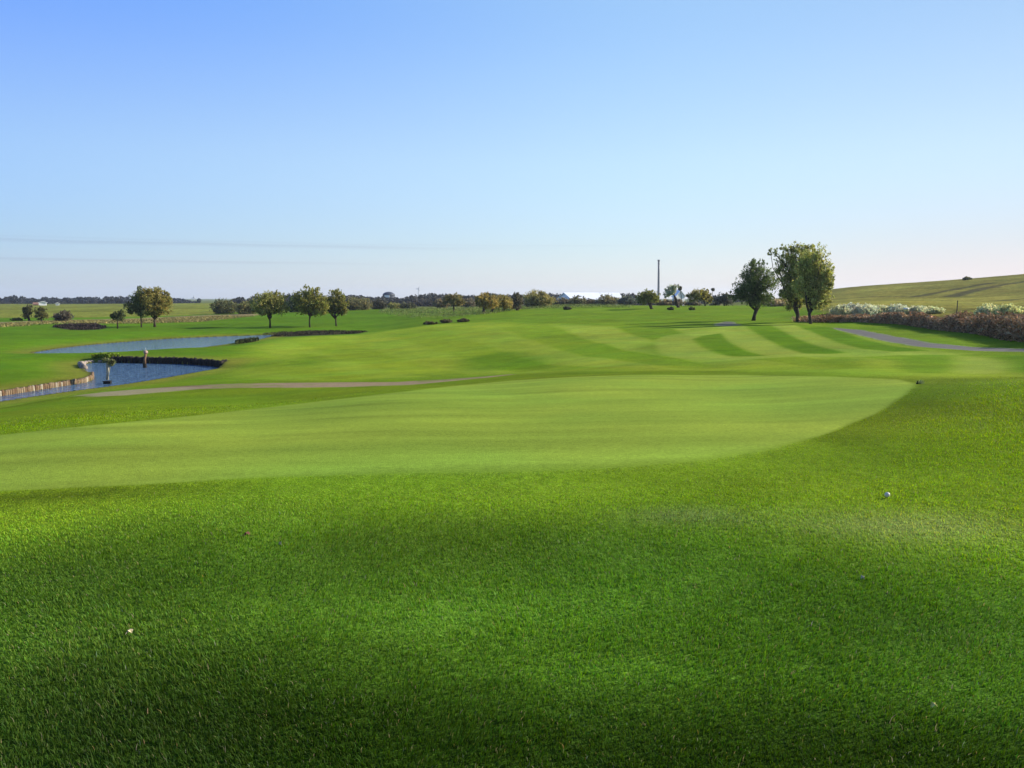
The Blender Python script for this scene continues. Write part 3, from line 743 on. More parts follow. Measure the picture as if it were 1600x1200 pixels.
bush('scrub_bush', 'dark brown scrub hiding the left end wall of the white hall', 886, 479, 465, 12, (.07,.06,.045), 1800, 224, seed=149)
bush('scrub_bush', 'grey bush with flat top between white hall and leaning tree', 980, 479, 461, 15, (.055,.06,.058), 2600, 215, seed=49)
for i, (px, rx, tp, c, lb) in enumerate([(1037, 13, 467, BR, 'brown scrub bush at the foot of the chimney'), (1058, 12, 468, (.09,.075,.055), 'brown scrub bush under the white gable'),
                                         (1083, 13, 470, (.09,.078,.06), 'grey-brown scrub under the flat-topped golden tree'), (1118, 10, 471, (.10,.09,.065), 'grey scrub left of the small dome tree')]):
    bush('scrub_bush', lb, px, 480, tp, rx, c, 1500, 185, seed=50 + i)
bush('brown_mound_scrub', 'rounded pinkish brown scrub mound seen between dark tree and tall willow', 1217, 481.5, 468, 24, (.19,.15,.105), 3600, 150, seed=55)
bush('low_bush', 'lone small dark bush on the lawn under the white hall', 886, 484, 479, 6, (.05,.045,.035), 700, None, seed=56)
bush('low_bush', 'small dark bush on the lawn left of the silvery tree', 1048, 484, 479.5, 5, (.03,.035,.015), 600, None, seed=57)
bush('low_bush', 'small grey-green bush on the lawn below the flat-topped tree', 1081, 483.5, 479.5, 5, (.06,.065,.03), 600, None, seed=58)

# dark reed clumps by the ditch
for i, (px, py, rx, tp, lb) in enumerate([(672, 506.5, 10, 502, 'long dark reed clump at the ditch mouth, nearest'), (697, 504.5, 9, 498.5, 'dark reed clump, middle of the three by the ditch'), (724, 502.5, 9, 498, 'dark reed clump at the upper end of the ditch')]):
    bush('reed_clump', lb, px, py, tp, rx, (.045,.038,.022), 900, None, 'dark reed clumps', seed=60 + i, cat='reeds')

def scatter_cards(name, label, cat, line, hts, depth, col, n, size, mtl, seed, aspect=3.0, kind=None, parent_name=None, up=.0):
    """a dense strip of twigs or stems along a line on the ground; heights in metres along it"""
    q = np.random.default_rng(seed)
    L = np.array(line); sl = np.r_[0, np.cumsum(np.hypot(*np.diff(L[:, :2], axis=0).T))]
    t = q.random(n) * sl[-1]; x = np.interp(t, sl, L[:, 0]); y = np.interp(t, sl, L[:, 1]) + (q.random(n) - .25) * depth
    hh = np.interp(t, sl, hts) * (.35 + 1.25 * fbm(x, y, 2.2, seed, 4))
    z0 = height(x, y)
    zz = q.random(n) ** .8
    edge = 1 - .4 * (1 - zz)
    P = np.c_[x, y, z0 + hh * zz * edge]
    pc = fbm(x, y + zz, .9, seed + 3, 3)[:, None]
    c = np.asarray(col[0])[None] * (1 - pc) + np.asarray(col[1])[None] * pc
    c = c * (1.3 - .5 * (t / sl[-1]) ** .6)[:, None] if name == 'bramble_hedge' else c
    o = P.mean(0); o[2] = z0.min()
    V, fl, sz, cc = leaf_cloud(P - o, size, c, aspect, -up, .35, seed)
    ob = link(name, mesh_np(name, V, fl, sz, mtl, cc, False), None, o)
    return tag(ob, label, cat, None, kind)

# brown bramble along the foot of the hill
bl = [ground(px, py) for px, py in [(1255,503.5),(1300,503),(1350,503.5),(1420,507),(1480,514),(1540,522),(1600,529.5),(1700,540),(1800,550)]]
bh = [.5, .6, .65, .85, 1.15, 1.0, 1.2, 1.3, 1.3]
scatter_cards('bramble_hedge', 'long brown dead bramble hedge along the foot of the right hill', 'hedge', bl, bh, 5.0, ((.18,.105,.052), (.50,.335,.185)), 46000, .075, M_TWIG, 70, 3.2)
# pale shrubs above it
PS = 'pale silver shrubs behind the bramble'
pale = [(1312,492,475,13,(.34,.33,.27),'pale silver shrub nearest the right big tree'),(1330,491,473,14,(.42,.41,.34),'brightest whitish shrub, second behind the bramble from the willow'),
        (1352,490,475,15,(.38,.37,.30),'whitish shrub in the middle of the pale shrub row'),(1376,490,476,14,(.33,.32,.25),'pale grey shrub right of the middle of the row'),
        (1399,490,475,13,(.38,.37,.30),'pale flat shrub near the single white boulder'),(1430,491,478,13,(.34,.33,.27),'pale low shrub just right of the white boulder'),
        (1458,490,480,14,(.30,.29,.23),'greyish sparse shrub left of the fence post'),(1545,492,474,15,(.32,.34,.22),'pale green shrub rising above the dark bramble'),
        (1572,493,475,15,(.27,.32,.19),'leafy green-white shrub near the right picture edge'),(1596,494,480,12,(.28,.28,.18),'pale low shrub cut by the right picture edge')]
for i, (px, by, tp, rx, c, lb) in enumerate(pale):
    bush('pale_shrub', lb, px, by, tp, rx + 3, tuple(np.array(c) * [1.08, 1.0, .80]), 8500, 82 if px < 1500 else 66, PS, seed=80 + i, cat='shrub', leaf=.065, clump=.2)
def rock(name, label, px, py, d, rx, rz, col, seed, cat='boulder'):
    p = at_d(px, py, d); m = d / F
    mb = MB(); mb.blob((0, 0, rz * m * .6), (rx * m, rx * m * .8, rz * m), seed, .35, col, 12, 8)
    p[2] = max(p[2], height1(p[0], p[1]) - .05)
    o = mb.build(name, M_STONE, None, True, p); tag(o, label, cat)
rock('boulder', 'single white boulder among the pale shrubs', 1416, 484.5, 76, 5, 2.4, (.62, .6, .55), 5)
def post(name, label, px, py, d, top, w):
    g = at_d(px, py, d); m = d / F; hgt = (py - top) * m; gz = height1(g[0], g[1])
    mb = MB(); mb.tube([(0, 0, -.2), (0, 0, hgt * .5), (.02, 0, g[2] - gz + hgt)], [w * m, w * m * .95, w * m * .85], 8, (.05, .045, .04))
    mb.tube([(0.02, 0, g[2] - gz + hgt), (.02, 0, g[2] - gz + hgt + .03)], [w * m * .85, w * m * .4], 8, (.07, .06, .05))
    tag(mb.build(name, M_TIMBER, None, False, (g[0], g[1], gz)), label, 'post')
post('fence_post', 'dark thin fence post standing up behind the bramble', 1495, 488, 74, 470, .8)

bush('gorse_bush', 'small dark bush on the skyline of the right hill', 1512, 435, 432.5, 6, (.05,.05,.025), 500, None, seed=78)
# pale weeds on the crest and the ditch growth
def weeds(name, polypx, n, hgt, cols, size, seed, d=None):
    q = np.random.default_rng(seed)
    G = [ground(*p)[:2] for p in polypx]; G = np.array(G)
    x = q.uniform(G[:, 0].min(), G[:, 0].max(), n * 3); y = q.uniform(G[:, 1].min(), G[:, 1].max(), n * 3)
    _, ins = seg_dist(x, y, [tuple(p) for p in G]); x, y = x[ins][:n], y[ins][:n]; n = len(x)
    z = height(x, y); pc = fbm(x, y, 3, seed, 4)
    keep = (pc + q.normal(0, .12, n) > .42); x, y, z, pc = x[keep], y[keep], z[keep], pc[keep]; n = len(x)
    P = np.c_[x, y, z + q.random(n) * hgt]; k = q.random(n)[:, None]
    c = np.asarray(cols[0])[None] * k + np.asarray(cols[1])[None] * (1 - k)
    V, fl, sz, cc = leaf_cloud(P, size, c, 3.2, -.8, .3, seed)
    tag(link(name, mesh_np(name, V, fl, sz, M_TWIG, cc, False)), kind='stuff')
weeds('tall_weeds', [(590,489),(640,497),(690,497),(760,492),(800,485),(990,481),(990,479.3),(800,480),(700,483),(600,485)], 42000, .5, ((.24,.25,.09), (.12,.17,.035)), .065, 90)
weeds('ditch_reeds', [(410,522),(440,519),(540,518),(575,518.5),(555,521.5),(480,524),(425,526)], 9000, .18, ((.028,.024,.018), (.06,.052,.032)), .08, 91)
weeds('mud_bank_reeds', [(82,511),(110,508),(150,507.5),(167,512),(150,515),(110,515.5)], 8000, .22, ((.035,.028,.026), (.06,.045,.04)), .12, 92)
weeds('dry_grass', [(0,512),(90,506),(180,506),(300,504),(400,494),(330,494),(200,500),(90,502),(0,506)], 16000, .13, ((.24,.20,.08), (.17,.16,.05)), .10, 93)
weeds('shore_plants', [(370,538),(395,534.5),(405,532),(392,532.5),(368,536)], 1800, .28, ((.03,.035,.015), (.05,.06,.02)), .12, 94)

# ------------------------------------------------------------------ far woods
def wood(name, prof, base, d, col, seed, dens_=1.0, dep=30):
    q = np.random.default_rng(seed); m = d / F
    P = []; T = []
    xs = np.arange(prof[0][0], prof[-1][0], 3.2)
    pxs, tops = zip(*prof)
    for layer in range(2):
        for x in xs:
            tp = np.interp(x, pxs, tops) + q.uniform(0, 3.0) + layer * 3.5
            h = base - tp
            if h < 2: continue
            rx = q.uniform(4.0, 7.5); k = int(210 * dens_)
            pp = q.normal(size=(k, 3)); pp /= np.linalg.norm(pp, axis=1, keepdims=True); pp *= (q.random(k) ** .35)[:, None]
            c = np.array([(x + q.normal(0, 1.5) - 800) * m, d + q.uniform(-.2, .5) * dep - layer * dep * .4, 0])
            cz = EYE + (466 - (tp + h * .5)) * m
            P.append(c + pp * np.array([rx * m, rx * m, h * .5 * m]) + [0, 0, cz]); T.append(np.full(k, q.normal(1, .22)))
    P = np.vstack(P); T = np.concatenate(T)
    V, fl, sz, cc = leaf_cloud(P, 2.3 * m, np.asarray(col)[None] * T[:, None], 1.3, 0, .25, seed)
    tag(link(name, mesh_np(name, V, fl, sz, M_LEAF, cc, False)), kind='stuff')
DW = (.036, .043, .050)
wood('far_woods', [(-80,462),(5,464),(10,461),(18,460.5),(32,465),(36,466),(39,462),(43,463),(46,467),(60,470),(66,466),(74,462.5),(82,464),(100,465),(118,464),(132,463),(150,463),(200,462),(270,464),(278,466),(286,465.5),(298,470),(303,474)], 477.5, 640, DW, 101)
wood('far_woods', [(368,466),(374,462),(386,463),(398,462),(440,460),(446,457),(455,460),(520,462),(545,459),(560,461),(600,463),(625,464),(650,460),(676,457),(700,459),(735,461),(738,458),(744,461),(760,456),(800,459),(806,457),(815,460),(862,457),(880,459),(882,470)], 478, 480, (.044,.045,.042), 102)
wood('far_woods', [(640,468),(680,464),(720,466),(760,466),(830,468),(880,468)], 480, 380, (.066,.060,.048), 103)
wood('far_woods', [(964,460),(968,457),(985,456.5),(992,460),(1000,462),(1036,472),(1070,470),(1115,463),(1128,457),(1138,458),(1160,462),(1200,466),(1230,468)], 478, 420, (.048,.05,.05), 104)
px_tree('lone_tree', 'tiny dark round tree alone on the skyline right of the left woods', (311,475), [(311,470,3,3.2,1)], [(311,475,1),(311,471,.8)], (.03,.035,.035), 240, d=600, seed=105)

# ------------------------------------------------------------------ buildings far off
M_WHITE = plain('white_render', (.82, .82, .80), .7, .3, (.4, .92, 1.05))
M_ROOFW = plain('pale_roof', (.78, .79, .80), .5, .4, (.4, .92, 1.05))
M_RED = plain('tile_roof', (.30, .16, .11), .8, .2, (1., .8, 1.2))
M_GLASS = plain('dark_window', (.03, .035, .045), .15, .5, (1., .9, 1.1))
M_SLATE = plain('slate', (.035, .042, .065), .6, .4, (.6, .7, 1.3))
M_STEEL = plain('chimney_steel', (.020, .030, .048), .55, .4, (.15, .85, 1.15))
M_BRICK = plain('earth_brick', (.28, .17, .12), .9, .2, (1., .8, 1.2))

def house(name, label, px, base, top, wpx, d, roof='gable', rm=None, wall=None, eave=.55, cat='building', nwin=3, ry=.25, depth=None):
    m = d / F; g = at_d(px, base, d); W = wpx * m; Hh = (base - top) * m; D = depth or W * .5
    root = thing(name, label, cat, (g[0], g[1], g[2])); root.rotation_euler = (0, 0, ry)
    gz = min(height1(g[0], g[1]) - g[2], 0) - .6
    eh = Hh * eave
    w = MB(); x, y = W / 2, D / 2
    if roof == 'gable_front':
        v = [(-x, -y, gz), (x, -y, gz), (x, -y, eh), (0, -y, Hh - .25), (-x, -y, eh), (-x, y, gz), (x, y, gz), (x, y, eh), (0, y, Hh - .25), (-x, y, eh)]
        f = [(0, 1, 2, 3, 4), (6, 5, 9, 8, 7), (1, 6, 7, 2), (5, 0, 4, 9)]
        w.add(v, f); w.build('wall', wall or M_WHITE, root)
        r = MB(); o = .35; t = .2
        for s in (-1, 1):
            r.add([(0, -y - o, Hh - .2), (0, y + o, Hh - .2), (s * (x + o), y + o, eh - .25), (s * (x + o), -y - o, eh - .25), (0, -y - o, Hh - .2 + t), (0, y + o, Hh - .2 + t), (s * (x + o), y + o, eh - .25 + t), (s * (x + o), -y - o, eh - .25 + t)],
                  [(0, 1, 2, 3), (7, 6, 5, 4), (0, 3, 7, 4), (1, 5, 6, 2), (3, 2, 6, 7)])
        r.build('roof', rm or M_ROOFW, root)
    else:
        v = [(-x, -y, gz), (x, -y, gz), (x, -y, eh), (-x, -y, eh), (-x, y, gz), (x, y, gz), (x, y, eh), (-x, y, eh), (-x, 0, Hh - .25), (x, 0, Hh - .25)]
        w.add(v, [(0, 1, 2, 3), (5, 4, 7, 6), (1, 5, 6, 9, 2), (4, 0, 3, 8, 7)]); w.build('wall', wall or M_WHITE, root)
        r = MB(); o = .4; t = .2; sl = (Hh - .25 - eh) / y
        for s in (-1, 1):
            e = eh - o * sl
            r.add([(-x - o, 0, Hh - .2), (x + o, 0, Hh - .2), (x + o, s * (y + o), e), (-x - o, s * (y + o), e), (-x - o, 0, Hh - .2 + t), (x + o, 0, Hh - .2 + t), (x + o, s * (y + o), e + t), (-x - o, s * (y + o), e + t)],
                  [(0, 1, 2, 3), (7, 6, 5, 4), (3, 2, 6, 7), (0, 3, 7, 4), (1, 5, 6, 2)])
        r.build('roof', rm or M_ROOFW, root)
    for k in range(nwin):
        wx = -x + W * (k + .5) / nwin; b = MB(); b.box((wx, -y - .03, eh * .55), (min(1.2, W / nwin * .4), .06, min(1.1, eh * .35))); b.build('window', M_GLASS, root)
    return root
house('white_house', 'bright white house in front of the left woods', 67, 479.5, 470.5, 10.5, 420, 'gable_front', None, None, .75, nwin=0, ry=.5)
house('white_shed', 'tiny white shed right of the white house', 90, 478, 472.5, 5, 430, 'gable_front', None, None, .7, nwin=0, ry=.5)
house('red_house', 'low brick-coloured cottage touching the left side of the white house', 57, 478, 472.5, 7, 440, 'gable', M_RED, M_BRICK, .55, nwin=1, ry=.3)
house('white_hall', 'long low bright white hall on the skyline behind brown scrub', 908, 477, 457.2, 56, 330, 'gable', None, None, .45, nwin=0, ry=.32, depth=16)
house('white_hall_annexe', 'lower white wing at the right end of the long white hall', 952, 477, 457.5, 30, 360, 'gable', None, None, .45, nwin=0, ry=.3, depth=10)
house('white_gable_house', 'white gabled house right of the chimney behind the silvery tree', 1060, 478, 453.5, 17, 300, 'gable_front', None, None, .6, nwin=0, ry=.45)
# dome-roofed slate building
def dome(px, base, top, wpx, d):
    m = d / F; g = at_d(px, base, d); r = wpx * m / 2; h = (base - top) * m
    root = thing('domed_building', 'slate-blue building with rounded roof showing above the far woods', 'building', g)
    w = MB(); w.tube([(0, 0, -6), (0, 0, h * .45)], [r, r], 20); w.build('wall', M_SLATE, root)
    rf = MB(); P = []; Rr = []
    for k in range(6):
        a = k / 5 * math.pi / 2 * .96; P.append((0, 0, h * .45 + h * .55 * math.sin(a))); Rr.append(r * 1.03 * math.cos(a))
    rf.tube(P, Rr, 20); rf.build('roof', M_SLATE, root, True)
    wi = MB(); wi.box((-.5, -r - .02, h * .3), (r * .8, .5, h * .35)); wi.build('window', M_ROOFW, root)
dome(607.5, 466, 456, 19, 520)
# chimney
def chimney():
    d = 1150; m = d / F; g = at_d(1028.5, 478, d)
    root = thing('chimney', 'tall slim dark blue chimney rising above the skyline', 'chimney', g)
    H = (478 - 407) * m
    s = MB(); s.tube([(0, 0, -6), (0, 0, H * .3), (-.3, 0, H * .72), (-.5, 0, H - 2.2)], [1.9, 1.65, 1.4, 1.25], 16); s.build('shaft', M_STEEL, root, True)
    c = MB(); c.tube([(-.5, 0, H - 2.6), (-.5, 0, H - 1.8), (-.5, 0, H)], [1.28, 1.75, 1.75], 16); c.build('cap', M_STEEL, root, True)
    b = MB(); b.tube([(-.5, 0, H - 6), (-.5, 0, H - 5.2)], [1.5, 1.5], 16); b.build('band', M_STEEL, root, True)
chimney()
def turbine(label, px, base, hub, blade, d, a0):
    m = d / F; g = at_d(px, base, d); H = (base - hub) * m; L = blade * m
    root = thing('wind_turbine', label, 'wind turbine', g, 'far wind turbines')
    t = MB(); t.tube([(0, 0, -8), (0, 0, H)], [1.3, .8], 10); t.build('tower', M_STEEL if False else M_TUR, root, True)
    nn = MB(); nn.box((0, .3, H), (1.6, 4, 1.6)); nn.build('nacelle', M_TUR, root)
    for k in range(3):
        a = a0 + k * math.tau / 3; b = MB()
        dx, dz = math.sin(a), math.cos(a)
        b.tube([(0, -2, H), (dx * L * .25, -2, H + dz * L * .25), (dx * L, -2, H + dz * L)], [.5, .9, .15], 6); b.build('blade', M_TUR, root, True)
M_TUR = plain('turbine_paint', (.32, .34, .36), .5, .4, (.2, .9, 1.1))
turbine('tiny grey wind turbine on the skyline left of the small lone pollard', 654, 466, 451.5, 4.5, 1900, .5)
turbine('tiny faint wind turbine right of the wide autumn tree', 303.5, 474, 465, 4.5, 2000, .2)

# ------------------------------------------------------------------ pond edging and posts in the water
def log_wall(name, label, line, ht, r, cols, seed, closed_top=True):
    q = np.random.default_rng(seed); L = np.array(line)
    sl = np.r_[0, np.cumsum(np.hypot(*np.diff(L, axis=0).T))]; mb = MB()
    t = 0
    o = np.array([L[:, 0].mean(), L[:, 1].mean(), ZW])
    while t < sl[-1]:
        rr = r * q.uniform(.85, 1.15); x = np.interp(t, sl, L[:, 0]); y = np.interp(t, sl, L[:, 1]); hh = ht + q.uniform(-.035, .035)
        k = q.random(); col = tuple(np.array(cols[0]) * k + np.array(cols[1]) * (1 - k)) if q.random() > .12 else cols[2]
        b = np.array([x, y, ZW]) - o
        mb.tube([b + [0, 0, -.5], b + [q.normal(0, .008), q.normal(0, .008), hh - .02], b + [0, 0, hh]], [rr, rr, rr * .82], 9, col)
        t += rr * 1.9
    return tag(mb.build(name, M_TIMBER, None, True, o), label, 'retaining wall')
log_wall('timber_bulkhead', 'weathered pale brown log edging along the left bank of the near pond', WALL_L, .26, .075, ((.21,.155,.095), (.11,.062,.032), (.30,.26,.19)), 1)
log_wall('shade_toned_timber_wall', 'timber wall coloured blackish for its shade, along the far bank of the near pond', WALL_F, .46, .13, ((.016,.013,.011), (.026,.020,.016), (.035,.028,.02)), 2)  # same logs as the left bank, their shade put into the near-black colour
# pale stone kerb at the left corner of the near pond
def kerb():
    q = np.random.default_rng(9); mb = MB()
    pl = [at_z(px, py, ZW) for px, py in [(131,577),(127,573),(128,570),(134,567.5),(142,566.7),(152,566.3),(162,566.3),(172,566.4)]]
    o = np.mean(pl, 0); P = np.array(pl)
    sl = np.r_[0, np.cumsum(np.hypot(*np.diff(P[:, :2], axis=0).T))]
    t = 0; i = 0
    while t < sl[-1]:
        s = q.uniform(.14, .24); x = np.interp(t, sl, P[:, 0]); y = np.interp(t, sl, P[:, 1])
        hi = .30 if t < sl[-1] * .45 else .16
        mb.blob((x - o[0], y - o[1], hi * .4), (s, s * .8, hi * .75), 20 + i, .3, tuple(np.array((.25,.205,.17)) * q.uniform(.7, 1.15))); t += s * 1.5; i += 1
    tag(mb.build('stone_kerb', M_STONE, None, True, o), 'curved row of pale pinkish stones at the left corner of the near pond', 'stone edging')
kerb()
# shrub hanging over the far wall
g = at_z(168, 563, ZW + .4); 
px_tree('bank_shrub', 'low green shrub overhanging the dark wall of the near pond', (168,563), [(150,557,6,3.4,1),(160,556,7,3.6,1),(172,556,9,3.8,1),(183,557,6,3.2,.8)], None, (.085,.115,.018), 3000, d=60.5, cat='shrub', seed=111, leaf=.13)
# timber post with hanging plants in front
def post_a():
    p = at_z(168, 599.5, ZW); m = p[1] / F
    root = thing('planted_post', 'pale leaning timber post with green tuft on top in the near pond', 'post', p)
    b = MB(); b.box((0, 0, 3.5 * m - .15), (10 * m, 9 * m, 8.5 * m), .2, (.012, .011, .010)); b.box((0, 0, 7.9 * m - .15), (11 * m, 10 * m, .05), .2, (.02, .018, .016)); b.build('base', M_TIMBER, root)
    q = MB(); q.tube([(0, 0, 6 * m), (.03, 0, 18 * m), (.06, 0, 30 * m), (.02, 0, 36 * m)], [2.3 * m, 2.0 * m, 2.4 * m, 2.2 * m], 9, (.36, .33, .27)); q.tube([(.05, -.05, 8 * m), (.17, -.05, 22 * m), (.27, -.05, 33 * m)], [.9 * m, .8 * m, .6 * m], 6, (.34, .32, .24)); q.build('stake', M_TIMBER, root, True)
    P, tint = crown_points([(np.array([.25, 0, 34 * m]), (6 * m, 5 * m, 2.2 * m), 1), (np.array([.32, 0, 30 * m]), (2.5 * m, 2 * m, 4 * m), .25), (np.array([-.02, 0, 37 * m]), (4 * m, 4 * m, 2 * m), .6)], m, 170, 8)
    V, fl, sz, cc = leaf_cloud(P, .075, (.20, .21, .09), 3, .3, .3, 8); link('foliage', mesh_np('foliage', V, fl, sz, M_LEAF, cc, False), root)
post_a()
def post_b():
    p = at_z(227, 574.5, ZW); m = p[1] / F
    root = thing('mooring_post', 'short brown post with pinkish top and black foot by the far wall', 'post', p)
    b = MB(); b.tube([(-.02, 0, -.3), (-.02, 0, 6 * m), (0, 0, 7 * m)], [3.0 * m, 2.8 * m, 2.2 * m], 10, (.014, .012, .010)); b.build('base', M_TIMBER, root, True)
    q = MB(); q.tube([(-.02, 0, 6 * m), (.0, 0, 14 * m), (.08, 0, 22 * m)], [1.9 * m, 1.7 * m, 2.0 * m], 9, (.19, .11, .06)); q.build('stake', M_TIMBER, root, True)
    t = MB(); t.blob((.08, 0, 24.5 * m), (3.2 * m, 3.2 * m, 2.6 * m), 3, .3, (.40, .27, .22)); t.tube([(.09, 0, 26 * m), (.1, 0, 31 * m)], [.35 * m, .2 * m], 5, (.45, .45, .42)); t.build('top', M_TIMBER, root, True)
post_b()

# ------------------------------------------------------------------ small things on the grass
def ball():
    g = ground(1386, 779); root = None
    V = []; fl = []; mb = MB(); r = .0214
    seg, rings = 40, 24; v = []; f = []
    for i in range(rings + 1):
        th = math.pi * i / rings
        for k in range(seg):
            p = math.tau * k / seg; w = 1 - .02 * (.5 + .5 * math.sin(p * 12 * max(.2, math.sin(th)))) * (.5 + .5 * math.sin(th * 14))
            v.append((r * w * math.sin(th) * math.cos(p), r * w * math.sin(th) * math.sin(p), r * w * math.cos(th)))
    for i in range(rings):
        for k in range(seg): f.append((i * seg + k, (i + 1) * seg + k, (i + 1) * seg + (k + 1) % seg, i * seg + (k + 1) % seg))
    mb.add(v, f)
    tag(mb.build('golf_ball', plain('ball_white', (.52, .47, .40), .5, .5, (60., .9, 1.05)), None, True, (g[0], g[1], g[2] + .033)), 'white golf ball lying in the short grass', 'ball')
ball()
def leaf_obj(label, px, py, s, col, seed, lift=.035):
    g = ground(px, py); q = np.random.default_rng(seed); mb = MB()
    n_ = 9; top = []; 
    for k in range(n_):
        a = math.tau * k / n_; rr = s * (.7 + .5 * q.random()) * (1.5 if k in (0, 4, 6) else .8)
        top.append((rr * math.cos(a), rr * math.sin(a), .012 * math.sin(2 * a) + q.normal(0, .004)))
    v = [(0, 0, .006)] + top + [(0, 0, .003)] + [(a, b, c - .003) for a, b, c in top]
    f = [(0, 1 + k, 1 + (k + 1) % n_) for k in range(n_)] + [(n_ + 1, n_ + 2 + (k + 1) % n_, n_ + 2 + k) for k in range(n_)] + [(1 + k, n_ + 2 + k, n_ + 2 + (k + 1) % n_, 1 + (k + 1) % n_) for k in range(n_)]
    mb.add(v, f, col); mb.tube([(0, 0, .004), (-s * 1.3, -s * .6, .002), (-s * 2.0, -s * 1.2, -.004)], [.0022, .002, .0015], 5, tuple(np.array(col) * .8))
    o = mb.build('fallen_leaf', attr_plain('dry_leaf' + str(seed), .8, .001, 40.), None, False, (g[0], g[1], g[2] + lift)); o.rotation_euler = (.12, -.15, q.random() * 3)
    tag(o, label, 'leaf', 'fallen leaves on the grass')
leaf_obj('curled cream-coloured dead leaf in the near grass, lower left', 203, 993, .011, (.50, .41, .27), 1, .024)
leaf_obj('small pale dead leaf in the right foreground grass', 1347, 906, .011, (.42, .38, .28), 2, .02)
leaf_obj('tiny yellow leaf low in the right foreground grass', 1457, 1113, .007, (.55, .50, .16), 3)
leaf_obj('reddish brown dead leaf in the grass left of centre', 386, 838, .012, (.16, .07, .05), 4, .02)
leaf_obj('thin whitish leaf scrap right of the reddish leaf', 437, 853, .009, (.30, .29, .20), 5, .018)
def marker():
    g = ground(1433, 600); root = thing('sprinkler', 'small dark sprinkler head with pale grass tuft at the right tip of the green', 'sprinkler', g)
    b = MB(); b.tube([(0, 0, -.05), (0, 0, .02), (0, 0, .03)], [.02, .02, .015], 12, (.012, .012, .010)); b.tube([(0, 0, .03), (.010, 0, .062), (.016, 0, .07)], [.010, .010, .006], 8, (.012, .012, .01)); b.build('head', M_TIMBER, root, True)
    q = np.random.default_rng(4); P = q.normal(size=(90, 3)) * [.03, .03, .016] + [.06, 0, .03]
    V, fl, sz, cc = leaf_cloud(P, .012, (.32, .36, .14), 5, -.8, .2, 4); link('grass_tuft', mesh_np('grass_tuft', V, fl, sz, M_TWIG, cc, False), root)
marker()

# ------------------------------------------------------------------ light, sky, camera
SUN_AZ, SUN_EL = 75.0, 25.0          # azimuth right of the view direction
EXPOSURE = 1.0
w = bpy.data.worlds.new('World'); S.world = w; w.use_nodes = True
nt = w.node_tree; nt.nodes.clear()
sky = nt.nodes.new('ShaderNodeTexSky'); sky.sky_type = 'NISHITA'; sky.sun_disc = False
sky.sun_elevation = R(SUN_EL); sky.sun_rotation = R(SUN_AZ); sky.altitude = 2000; sky.air_density = 1.6; sky.dust_density = 2.5; sky.ozone_density = 3.0
gm = N(nt, 'ShaderNodeGamma', i_Gamma=.674); nt.links.new(sky.outputs[0], gm.inputs['Color'])
tint = N(nt, 'ShaderNodeVectorMath', operation='MULTIPLY'); k = 10 / 2 ** EXPOSURE
tint.inputs[1].default_value = (.2076 * k, .2493 * k, .3426 * k); nt.links.new(gm.outputs[0], tint.inputs[0])
# two long thin bands of cloud low in the sky, fading towards the right
tc = N(nt, 'ShaderNodeTexCoord'); sp = N(nt, 'ShaderNodeSeparateXYZ'); nt.links.new(tc.outputs['Generated'], sp.inputs[0])
def M2(op, a, b=None, c=None):
    n_ = N(nt, 'ShaderNodeMath', operation=op)
    for q, v in enumerate((a, b, c)):
        if v is None: continue
        if isinstance(v, (int, float)): n_.inputs[q].default_value = v
        else: nt.links.new(v, n_.inputs[q])
    return n_.outputs[0]
def ramp(v, a, b, c=0., d=1.):
    n_ = N(nt, 'ShaderNodeMapRange', interpolation_type='SMOOTHSTEP')
    for q, val in zip(('From Min', 'From Max', 'To Min', 'To Max'), (a, b, c, d)): n_.inputs[q].default_value = val
    nt.links.new(v, n_.inputs['Value']); return n_.outputs[0]
midk = M2('MULTIPLY', ramp(sp.outputs[2], .02, .17), ramp(sp.outputs[2], .44, .24))
lowk = ramp(sp.outputs[2], .075, -.01)
cb0 = N(nt, 'ShaderNodeCombineXYZ')
topk = ramp(sp.outputs[2], .15, .34)
rightk = M2('MULTIPLY', ramp(sp.outputs[2], .16, .0), ramp(M2('ARCTAN2', sp.outputs[0], sp.outputs[1]), .1, .6))
leftk = M2('MULTIPLY', topk, ramp(M2('ARCTAN2', sp.outputs[0], sp.outputs[1]), .25, -.5))
sidek = ramp(M2('ARCTAN2', sp.outputs[0], sp.outputs[1]), .05, .6)
for q, (a_, b_, c_, d_, e_, f_) in enumerate(((.20, .07, -.34, -.03, -.20, .0), (.15, .015, -.17, -.10, -.10, -.07), (.03, .10, .06, -.11, .06, .0))):
    nt.links.new(M2('ADD', 1., M2('ADD', M2('MULTIPLY', midk, a_), M2('ADD', M2('MULTIPLY', lowk, b_), M2('ADD', M2('ADD', M2('MULTIPLY', leftk, e_), M2('MULTIPLY', sidek, f_)), M2('ADD', M2('MULTIPLY', topk, c_), M2('MULTIPLY', rightk, d_)))))), cb0.inputs[q])
adj = N(nt, 'ShaderNodeVectorMath', operation='MULTIPLY'); nt.links.new(tint.outputs[0], adj.inputs[0]); nt.links.new(cb0.outputs[0], adj.inputs[1])
azm = M2('ARCTAN2', sp.outputs[0], sp.outputs[1])
SKYFIT = [[0.198, -2.432, 8.723, 0.205, -0.346, -0.69], [0.124, -1.508, 5.412, 0.065, -0.038, -0.516], [-0.013, -0.156, 0.375, -0.122, -0.553, -0.386]]
aq = M2('MAXIMUM', M2('MINIMUM', M2('ARCTAN2', sp.outputs[0], sp.outputs[1]), .7), -.7); zq = M2('MAXIMUM', M2('MINIMUM', sp.outputs[2], .36), .0)
cb1 = N(nt, 'ShaderNodeCombineXYZ')
